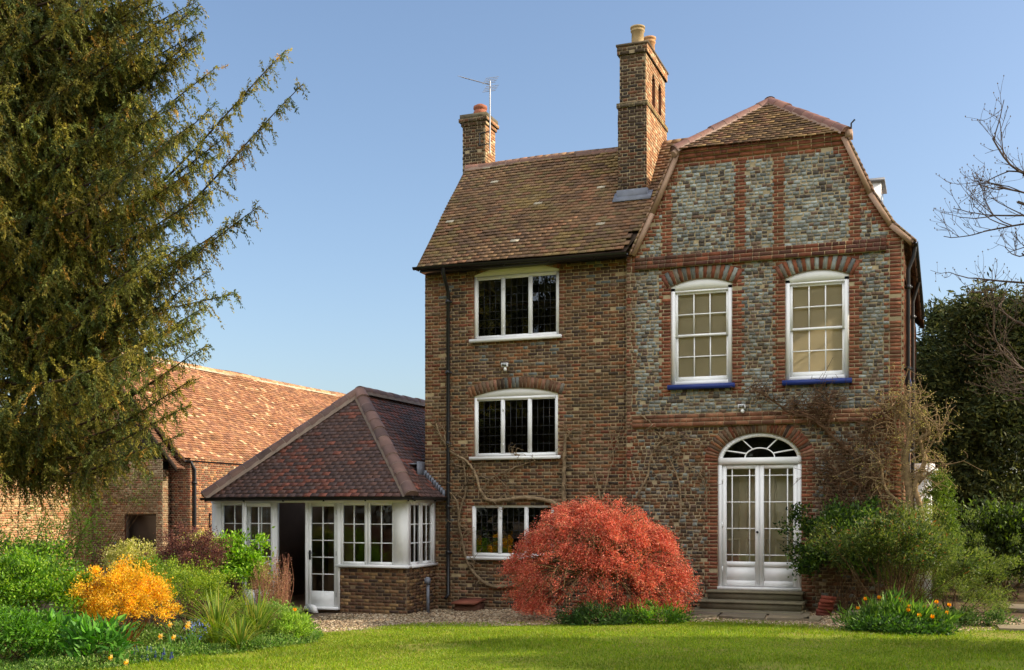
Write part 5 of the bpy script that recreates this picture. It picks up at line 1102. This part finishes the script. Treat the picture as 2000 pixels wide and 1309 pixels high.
# ---- red weeping maple on the lawn edge
def maple():
    c = P(1166, 1195, 18.2); base = np.array((c[0], c[1], -.05)); t = thing("red_maple", base, "domed weeping maple with fine red leaves in front of the house", "tree")
    gb, gl = Geo(), Geo(); top = base + (.05, .1, .75)
    tube(gb, smooth_path([base, base + (.10, .05, .3), base + (-.06, .08, .55), top], 5), np.linspace(.085, .06, 16), S(112, 96, 66), 7); LP, LD, LC = [], [], []
    RX_, RY_, HT = 1.45, 1.25, 2.0
    cm = [S(208, 114, 92), S(194, 94, 78), S(220, 138, 112), S(166, 76, 64), S(206, 150, 108), S(134, 82, 58)]
    for k in range(640):
        a = R.uniform(0, 6.28); sn_ = R.uniform(.0, 1) ** .85; rr = max(.05, (1 - sn_ ** 2.7) ** .5) * (.86 + .14 * min(1, sn_ * 3)); lump = 1 + .07 * math.sin(3 * a + 1 + 2 * sn_) + .06 * math.sin(7 * a + 5 * sn_)
        zt = .22 + (HT - .22) * sn_ * R.uniform(.88, 1.04); ex, ey = RX_ * rr * math.cos(a) * R.uniform(.84, 1.03), RY_ * rr * math.sin(a)
        e = base + np.array((ex * lump, ey * lump, zt)); dr = np.array((math.cos(a), math.sin(a), 0))
        m1 = top + (e - top) * .5 + np.array((0, 0, .15)); drop = R.uniform(.10, .34); e2 = e + dr * R.uniform(.04, .16) * (rr + .2) + np.array((0, 0, -drop)); e2[2] = max(e2[2], .10)
        if k < 200: j = R.normal(0, .07, 3); pts = smooth_path([top + R.normal(0, .04, 3) * (1, 1, .3), m1 + j, e, e2], 5); tube(gb, pts, np.linspace(.018, .0035, len(pts)), S(120, 100, 70), 4, False)
        else: pts = smooth_path([m1 + (e - m1) * .4, e, e2], 5)
        n = 250; s = R.uniform(.3 if k >= 200 else .6, 1, n) * (len(pts) - 1.01); i0 = s.astype(int); q = pts[i0] + (pts[i0 + 1] - pts[i0]) * (s - i0)[:, None] + R.normal(0, .05, (n, 3)) * (1, 1, .7)
        LP.append(q); LD.append(dr * .8 + R.normal(0, .7, (n, 3)) - (0, 0, .2)); LC.append(pick(cm, n, [4, 3, 2.5, 2, 1.2, 1]) * R.uniform(.82, 1.2))
    LP, LD, LC = np.concatenate(LP), np.concatenate(LD), np.concatenate(LC); k = LP[:, 2] > .06
    nz_ = np.sin(9 * LP[:, 0] + 2 * LP[:, 2]) * np.sin(8 * LP[:, 1] + 1) + np.sin(11 * LP[:, 2] + 3 * LP[:, 0]) * .8 + .5 * np.sin(23 * LP[:, 0] + 5) * np.sin(21 * LP[:, 2]); k &= (nz_ > -.15) | (R.random(len(LP)) < .25)
    vis = ~((np.abs(LP[:, 0] - base[0] + .12) < .30) & (LP[:, 1] < base[1]) & (LP[:, 2] < .85) & (LP[:, 2] > .2)) | (R.random(len(LP)) < .35); k &= vis
    leaves(gl, LP[k], LD[k], R.uniform(.025, .048, k.sum()), R.uniform(.011, .019, k.sum()), LC[k], .08); gb.build("branches", M_BARK, t); gl.build("crown", M_LEAF, t)
maple()
for px, py, rx, lab in ((1150, 1222, .55, "dark green strappy plants under the left of the red maple"), (1270, 1222, .5, "bright green low plants under the right of the red maple")):
    p = G(px, py - 4, 0); bush("underplanting", lab, "plant", (p[0], p[1] + .25, .02), (rx, .3, .22), 3200, .08, .018, [S(80, 120, 40), S(62, 98, 36), S(112, 150, 46)] if px > 1200 else [S(56, 84, 40), S(70, 98, 44), S(46, 70, 34)], nclump=40, crad=.14, up=.6, stems=0, group="low plants under the maple")

# ---- right hand bushes by the corner
RG = "bushes at the right corner of the house"
p = at(1640, 1100, 19.5); bush("evergreen_climber", "dark glossy green climber against the wall right of the garden door", "climber", (p[0], 19.6, 1.0), (.72, .42, 1.0), 12000, .07, .035, [S(72, 100, 36), S(52, 78, 32), S(100, 126, 44), S(44, 62, 30)], nclump=90, crad=.17, rough=.45, group=RG)
p = at(1740, 1110, 18.4); bush("nandina_bush", "layered olive green bush with reddish tips and bare stems below", "shrub", (p[0], 18.4, 1.12), (1.0, .7, .5), 14000, .07, .02, [S(96, 112, 46), S(74, 92, 38), S(126, 134, 62), S(52, 70, 32), S(160, 104, 62)], [3, 3, 1.5, 2.5, .3], nclump=80, crad=.17, rough=.45, zmin=-.4, stems=60, group=RG, foot=(p[0], 18.4, 0))
p = at(1865, 1120, 19.0); bush("rosemary_bush", "feathery grey green bush sloping down to the right edge", "shrub", (p[0] - .05, 19.0, .55), (.8, .7, .85), 20000, .05, .010, [S(116, 134, 54), S(92, 112, 46), S(140, 152, 74), S(70, 88, 38)], nclump=130, crad=.13, rough=.4, up=.5, group=RG)
p = at(1800, 1020, 19.6); bush("rosemary_bush", "feathery pale bush rising against the sunlit corner of the house", "shrub", (p[0] - .05, 19.6, .85), (.55, .5, .95), 12000, .05, .010, [S(128, 138, 60), S(100, 114, 48), S(150, 154, 80), S(76, 90, 40)], nclump=90, crad=.16, up=.5, group=RG)
p = at(1833, 985, 23.5); bush("clipped_conifer", "clipped upright green conifer hedge beyond the house corner", "shrub", (p[0], 23.5, 1.2), (.34, .5, 1.35), 11000, .05, .02, [S(92, 116, 40), S(70, 96, 36), S(112, 132, 52)], nclump=200, crad=.10, inner=.85, rough=.03, stems=4, group=RG)
p = at(1745, 1225, 17.5); bush("tulip_leaves", "clump of strappy green bulb leaves in front of the right bushes", "plant", (p[0], 17.45, .05), (.62, .34, .26), 2000, .20, .024, [S(86, 124, 44), S(70, 104, 40), S(120, 152, 58)], nclump=46, crad=.13, rough=.5, up=.9, stems=0, group=RG)
p = at(1745, 1240, 17.0); bush("low_greenery", "low dark leafy plants at the edge of the lawn below the tulips", "plant", (p[0], 17.1, .0), (.75, .3, .18), 3500, .06, .03, [S(64, 100, 36), S(88, 124, 42), S(50, 80, 32)], nclump=50, crad=.13, stems=0, group=RG)
p = at(1890, 1200, 18.6); bush("low_greenery", "low bluish green plants beside the path at the right edge", "plant", (p[0], 18.7, .03), (.7, .35, .22), 3500, .06, .02, [S(84, 112, 56), S(64, 92, 44), S(104, 130, 60)], nclump=50, crad=.13, stems=0, group=RG)
plant_flowers("tulip", 'tulip', ((1835, 1180, 17.5, "largest open yellow tulip at the right of the corner bushes"), (1794, 1200, 17.2, "low yellow tulip left of the largest open one"), (1812, 1203, 17.2, "low orange tulip below the largest yellow one"), (1828, 1172, 17.7, "orange tulip just above the largest yellow one"), (1776, 1180, 17.5, "orange tulip in the middle of the bare stems"), (1750, 1170, 17.6, "orange tulip at the left of the bare stems"), (1748, 1163, 17.8, "upper orange tulip at the left of the bare stems"), (1720, 1168, 17.6, "orange tulip standing before the dark climber"), (1674, 1180, 17.7, "leftmost orange tulip beside the flat grey stone"), (1683, 1168, 17.8, "tall orange tulip above the flat grey stone"), (1850, 1195, 17.4, "rightmost orange tulip at the lawn edge"), (1770, 1192, 17.3, "yellow tulip low in the strappy leaves"), (1800, 1183, 17.6, "small yellow tulip behind the low yellow one"), (1846, 1176, 17.7, "orange tulip behind the largest yellow one")), "tulips in the garden")

# ---- bare climbing stems on the walls
def climber(name, label, paths, Y, twig=0, leafc=None, col=S(140, 120, 94), tw=.25, off=.05):
    b = P(*paths[0][0], Y - off); t = thing(name, (b[0], b[1], 0), label, "climber"); g, gl = Geo(), Geo()
    for i, pp in enumerate(paths):
        r0, r1 = .03, .008
        if isinstance(pp[-1], float): r0 = pp[-1]; r1 = r0 * .35; pp = pp[:-1]
        q = [P(x, y, Y - off - .02 * R.random()) for x, y in pp]; pts = smooth_path(q, 7); pts = pts + R.normal(0, .004, pts.shape); tube(g, pts, 1.2 * np.linspace(r0, r1, len(pts)) * (1 + R.normal(0, .06, len(pts))), np.array(col) * R.uniform(.8, 1.15), 6)
        for k in range(int(twig * len(pts) / 10)):
            a = pts[R.integers(len(pts) // 4, len(pts))]; d = nrm(np.array((R.normal(), R.normal(-.25, .25), R.normal(.35, .8)))) ; L = tw * R.uniform(.4, 1.4); e1 = a + d * L; e1[1] = min(e1[1], Y - .015)
            m = (a + e1) / 2 + R.normal(0, .06 * L / .25, 3); m[1] = min(m[1], Y - .015); tp = smooth_path([a, m, e1], 4); tube(g, tp, np.linspace(.010, .003, len(tp)), np.array(col) * R.uniform(.75, 1.2), 4, False)
            for j in range(2):
                a2 = tp[R.integers(2, len(tp))]; e3 = a2 + R.normal(0, L * .35, 3); e3[1] = min(e3[1], Y - .01); tube(g, [a2, (a2 + e3) / 2 + R.normal(0, .015, 3), e3], .0042, np.array(col) * R.uniform(.75, 1.2), 3, False)
                if leafc is not None: n = 9; leaves(gl, e3 + R.normal(0, .035, (n, 3)), R.normal(0, 1, (n, 3)), .028, .012, pick(leafc, n))
    g.build("stems", M_BARK, t)
    if leafc is not None: gl.build("young_leaves", M_LEAF, t)
climber("bare_wisteria", "thick bare grey climber stems winding between the leaded windows",
    [((1100, 1010), (1101, 985), (1102, 900), (1105, 848), .055), ((1098, 990), (1070, 978), (1020, 972), (960, 978), (940, 960), (928, 925), (910, 900), (880, 882), (862, 855), (850, 825), .038),
     ((1010, 1142), (965, 1146), (938, 1132), (914, 1100), (902, 1055), (896, 1010), (909, 962), (908, 925), (903, 898), .034), ((896, 1012), (893, 980), (875, 958), .02), ((940, 960), (960, 935), (1000, 915), (1045, 900), .016), ((975, 975), (990, 955), (960, 920), .012),
     ((1000, 895), (1008, 888), (995, 884), .010), ((1102, 860), (1120, 840), (1150, 842), .012), ((870, 870), (868, 840), (846, 830), .012)], YL, twig=5, tw=.22)
climber("bare_wisteria", "thin bare stems rising on the wall left of the junction above the red maple", [((1172, 975), (1166, 940), (1156, 912), .014), ((1176, 975), (1190, 920), (1198, 890), (1186, 825), .013), ((1190, 900), (1210, 850), (1216, 800), .009)], YL, twig=3, tw=.2)
climber("bare_wisteria", "bare arching stems on the gabled wall left of the garden door", [((1243, 970), (1264, 932), (1272, 890), (1294, 862), (1335, 848), .020), ((1330, 1010), (1328, 950), (1314, 910), (1306, 885), (1330, 870), .016), ((1380, 1000), (1378, 950), (1360, 920), (1320, 905), .013), ((1250, 810), (1270, 825), (1285, 838), .010), ((1300, 870), (1340, 855), (1380, 870), .010)], YG, twig=4, tw=.22)
climber("bare_wisteria", "tangle of bare brown stems on the gabled wall right of the garden door",
    [((1672, 895), (1606, 834), (1583, 818), (1541, 805), (1509, 782), (1466, 756), .028), ((1541, 805), (1560, 790), (1600, 800), (1640, 782), .012), ((1606, 834), (1620, 800), (1612, 770), .010), ((1690, 1010), (1680, 960), (1660, 920), (1640, 870), .02), ((1700, 1020), (1698, 940), (1690, 880), (1700, 830), (1760, 790), .016), ((1650, 1030), (1640, 960), (1620, 900), .016), ((1620, 1010), (1610, 960), (1600, 900), .012), ((1730, 1020), (1715, 960), (1690, 905), (1650, 880), .016), ((1680, 1000), (1655, 985), (1630, 950), (1610, 880), .012), ((1700, 990), (1720, 930), (1740, 870), (1735, 810), .014)], YG, twig=17, tw=.34, col=S(104, 80, 60), off=.10)
climber("corner_wisteria", "thick pale sunlit climber with young leaves at the right corner of the house",
    [((1778, 1130), (1770, 1040), (1778, 980), (1768, 900), (1778, 850), (1764, 800), (1770, 764), .075), ((1790, 1120), (1800, 1010), (1788, 950), (1806, 900), (1796, 860), (1815, 840), (1790, 790), .05), ((1786, 1000), (1750, 976), (1728, 952), (1720, 910), (1700, 880), .03), ((1780, 900), (1810, 880), (1830, 850), (1845, 830), .016), ((1785, 860), (1800, 820), (1780, 785), .016), ((1776, 880), (1752, 850), (1748, 800), (1760, 760), .02), ((1790, 950), (1820, 920), (1850, 905), .014), ((1772, 830), (1740, 800), (1722, 775), .012)], YG - .1, twig=9, leafc=[S(176, 166, 96), S(150, 150, 76), S(196, 176, 120)], col=S(138, 116, 86), tw=.34, off=.2)

# ---- trees on the right and beyond
def cone_tree(name, label, x, y, h, r, n, ln, cols, group=None, z0=.3, sq=1.0, nclump=260):
    t = thing(name, (x, y, 0), label, "tree", group); g = Geo(); tube(g, [(x, y, -.1), (x + .05, y, h * .5), (x, y, h * .93)], [.25, .15, .03], S(72, 56, 46), 7); g.build("trunk", M_BARK, t)
    f = R.uniform(0, 1, nclump) ** .8; zz = z0 + f * (h - z0); rr = r * np.minimum(1, (1 - f) * 1.6 + .08) ** .75 * R.uniform(.45, 1.05, nclump); a = R.uniform(0, 6.28, nclump); cc = np.c_[x + rr * np.cos(a), y + rr * sq * np.sin(a), zz]
    k = R.integers(0, nclump, n); p = cc[k] + R.normal(0, 1, (n, 3)) * np.array((.34, .34, .30)) * (r / 2.6); d = nrm(np.c_[np.cos(a), np.sin(a), np.zeros(nclump)])[k] * .7 + R.normal(0, .6, (n, 3)) + (0, 0, .25); tn = np.clip(1 + R.normal(0, .22, nclump), .5, 1.6)
    g = Geo(); leaves(g, p, d, ln * R.uniform(.6, 1.3, n), ln * .3, pick(cols, n) * tn[k][:, None]); g.build("crown", M_NEEDLE, t); return t
YW = [S(62, 72, 38), S(76, 84, 42), S(50, 60, 36), S(94, 96, 48)]
TG = "dark evergreens beyond the house on the right"
q = P(1925, 1000, 30); cone_tree("dark_yew", "tall dark evergreen behind the right corner of the house", q[0], 30.0, P(1925, 590, 30)[2], 2.0, 42000, .16, YW, TG)
q = P(2030, 1000, 29); cone_tree("dark_yew", "dark evergreen at the right edge of the view", q[0], 29.0, P(1990, 600, 29)[2], 2.2, 36000, .16, YW, TG)
q = P(1850, 1000, 33); cone_tree("dark_yew", "lower dark evergreen nearest the house on the right", q[0], 33.0, P(1850, 610, 33)[2], 1.5, 22000, .16, YW, TG)
q = P(1975, 1000, 24); bush("laurel_bush", "dark leafy bush at the right edge under the evergreens", "shrub", (q[0], 25.0, .8), (1.1, .8, 1.0), 9000, .12, .05, [S(58, 76, 32), S(44, 60, 28), S(90, 112, 40)], nclump=90, crad=.3, group=None)
def bare_tree(name, label, base, dirs, seed, r0=.16):
    t = thing(name, base, label, "tree"); gt, gb, gl = Geo(), Geo(), Geo(); rr = np.random.default_rng(seed)
    def grow(p, d, L, r, dep):
        n = 5; pts = [p]; q = np.array(p); dd = np.array(d)
        for i in range(n): dd = nrm(dd + rr.normal(0, .13, 3) + np.array((0, 0, .05))); q = q + dd * L / n; pts.append(q)
        pts = np.array(pts); tube(gb, pts, np.linspace(r, r * .6, n + 1), S(84, 72, 62), 5 if r > .02 else 4, False)
        if dep == 0: 
            gl.add(*[np.array([pts[-1], pts[-1] + (.012, 0, .012), pts[-1] + (0, 0, .035), pts[-1] + (-.012, 0, .012)]), [[0, 1, 2, 3]]], S(110, 90, 66)); return
        m = rr.integers(2, 5)
        for k in range(m):
            f = rr.uniform(.35, 1); i0 = min(int(f * n), n - 1); o = pts[i0] + (pts[i0 + 1] - pts[i0]) * (f * n - i0); nd = nrm(dd + rr.normal(0, .55, 3) + np.array((0, 0, .08))); grow(o, nd, L * rr.uniform(.5, .75), max(.0035, r * .5), dep - 1)
    b = np.array(base, float); tp = smooth_path([b - (0, 0, .1), b + (.1, 0, 2.2), b + (-.05, .05, 4.6), b + (.0, 0, 6.6), b + (.1, 0, 7.6)], 5); tube(gt, tp, np.linspace(r0, r0 * .45, len(tp)), S(84, 72, 62), 8); gt.build("trunk", M_BARK, t)
    for z, d, L in dirs: grow(b + np.array((0, 0, z)), nrm(np.array(d, float)), L, .045, 4)
    gb.build("branches", M_BARK, t); gl.build("buds", M_BARK, t)
bq = P(2175, 1000, 22); bare_tree("bare_tree", "leafless tree whose thin twigs reach in from the right edge", (bq[0], 22, 0), [(6.6, (-1, .1, .35), 1.7), (7.4, (-1, -.2, .2), 1.5), (3.6, (-1, -.1, .45), 1.7), (4.4, (-1, .2, .55), 1.8), (5.2, (-1, 0, .75), 1.7), (6.0, (-.8, .2, 1.0), 1.6), (6.5, (-.4, -.2, 1), 1.8), (4.8, (.8, .3, .8), 1.9), (5.6, (.3, -.8, .8), 1.9), (4.0, (-1, -.3, .25), 1.6), (6.6, (.3, .2, 1), 1.9)], 5)

# ---- woods outside the frame: seen in the window reflections and as shadows on the lawn
def woods():
    g = Geo(); n = 0
    def crown(x, y, h, r, m, ln, cols, z0):
        nonlocal g
        tube(g, [(x, y, 0), (x + .2, y, h * .5), (x, y, h * .8)], [.3, .2, .08], S(70, 58, 48), 6)
        nc = 60; d = rdirs(nc); cc = np.array((x, y, z0 + (h - z0) / 2)) + d * np.array((r, r, (h - z0) / 2)) * R.uniform(.35, 1, (nc, 1)); k = R.integers(0, nc, m)
        leaves(g, cc[k] + R.normal(0, .45 if r > 1 else .22, (m, 3)), R.normal(0, 1, (m, 3)), ln, ln * .5, pick(cols, m))
    for i in range(17): crown(-40 + i * 3.2 + R.normal(0, .5), -17 + R.normal(0, 2), R.uniform(18, 20.5), R.uniform(2.8, 3.4), 9000, .6, [S(104, 106, 52), S(120, 114, 58), S(80, 86, 46)], .6)
    for x, y, h, r, z0, m in ((4.6, 16.9, 7.6, .5, 1.2, 4200), (5.6, 15.5, 7.2, .42, 1.6, 3600), (7.6, 17.1, 8.6, .5, 3.0, 3600), (4.2, 14.3, 4.6, .36, .8, 2400), (9, 14.8, 6.6, .5, 2.0, 3000), (6.6, 14.5, 7.0, .36, 2.4, 3000), (5.2, 14.9, 6.6, .34, 1.0, 3000), (3.6, 12.9, 3.8, .3, .6, 1600)): crown(x, y, h, r, m, .22, YW, z0)
    tag(g.build("woodland", M_LEAF), "trees around the garden that shade the lawn and show in the window glass", "woodland", kind="stuff")
woods()
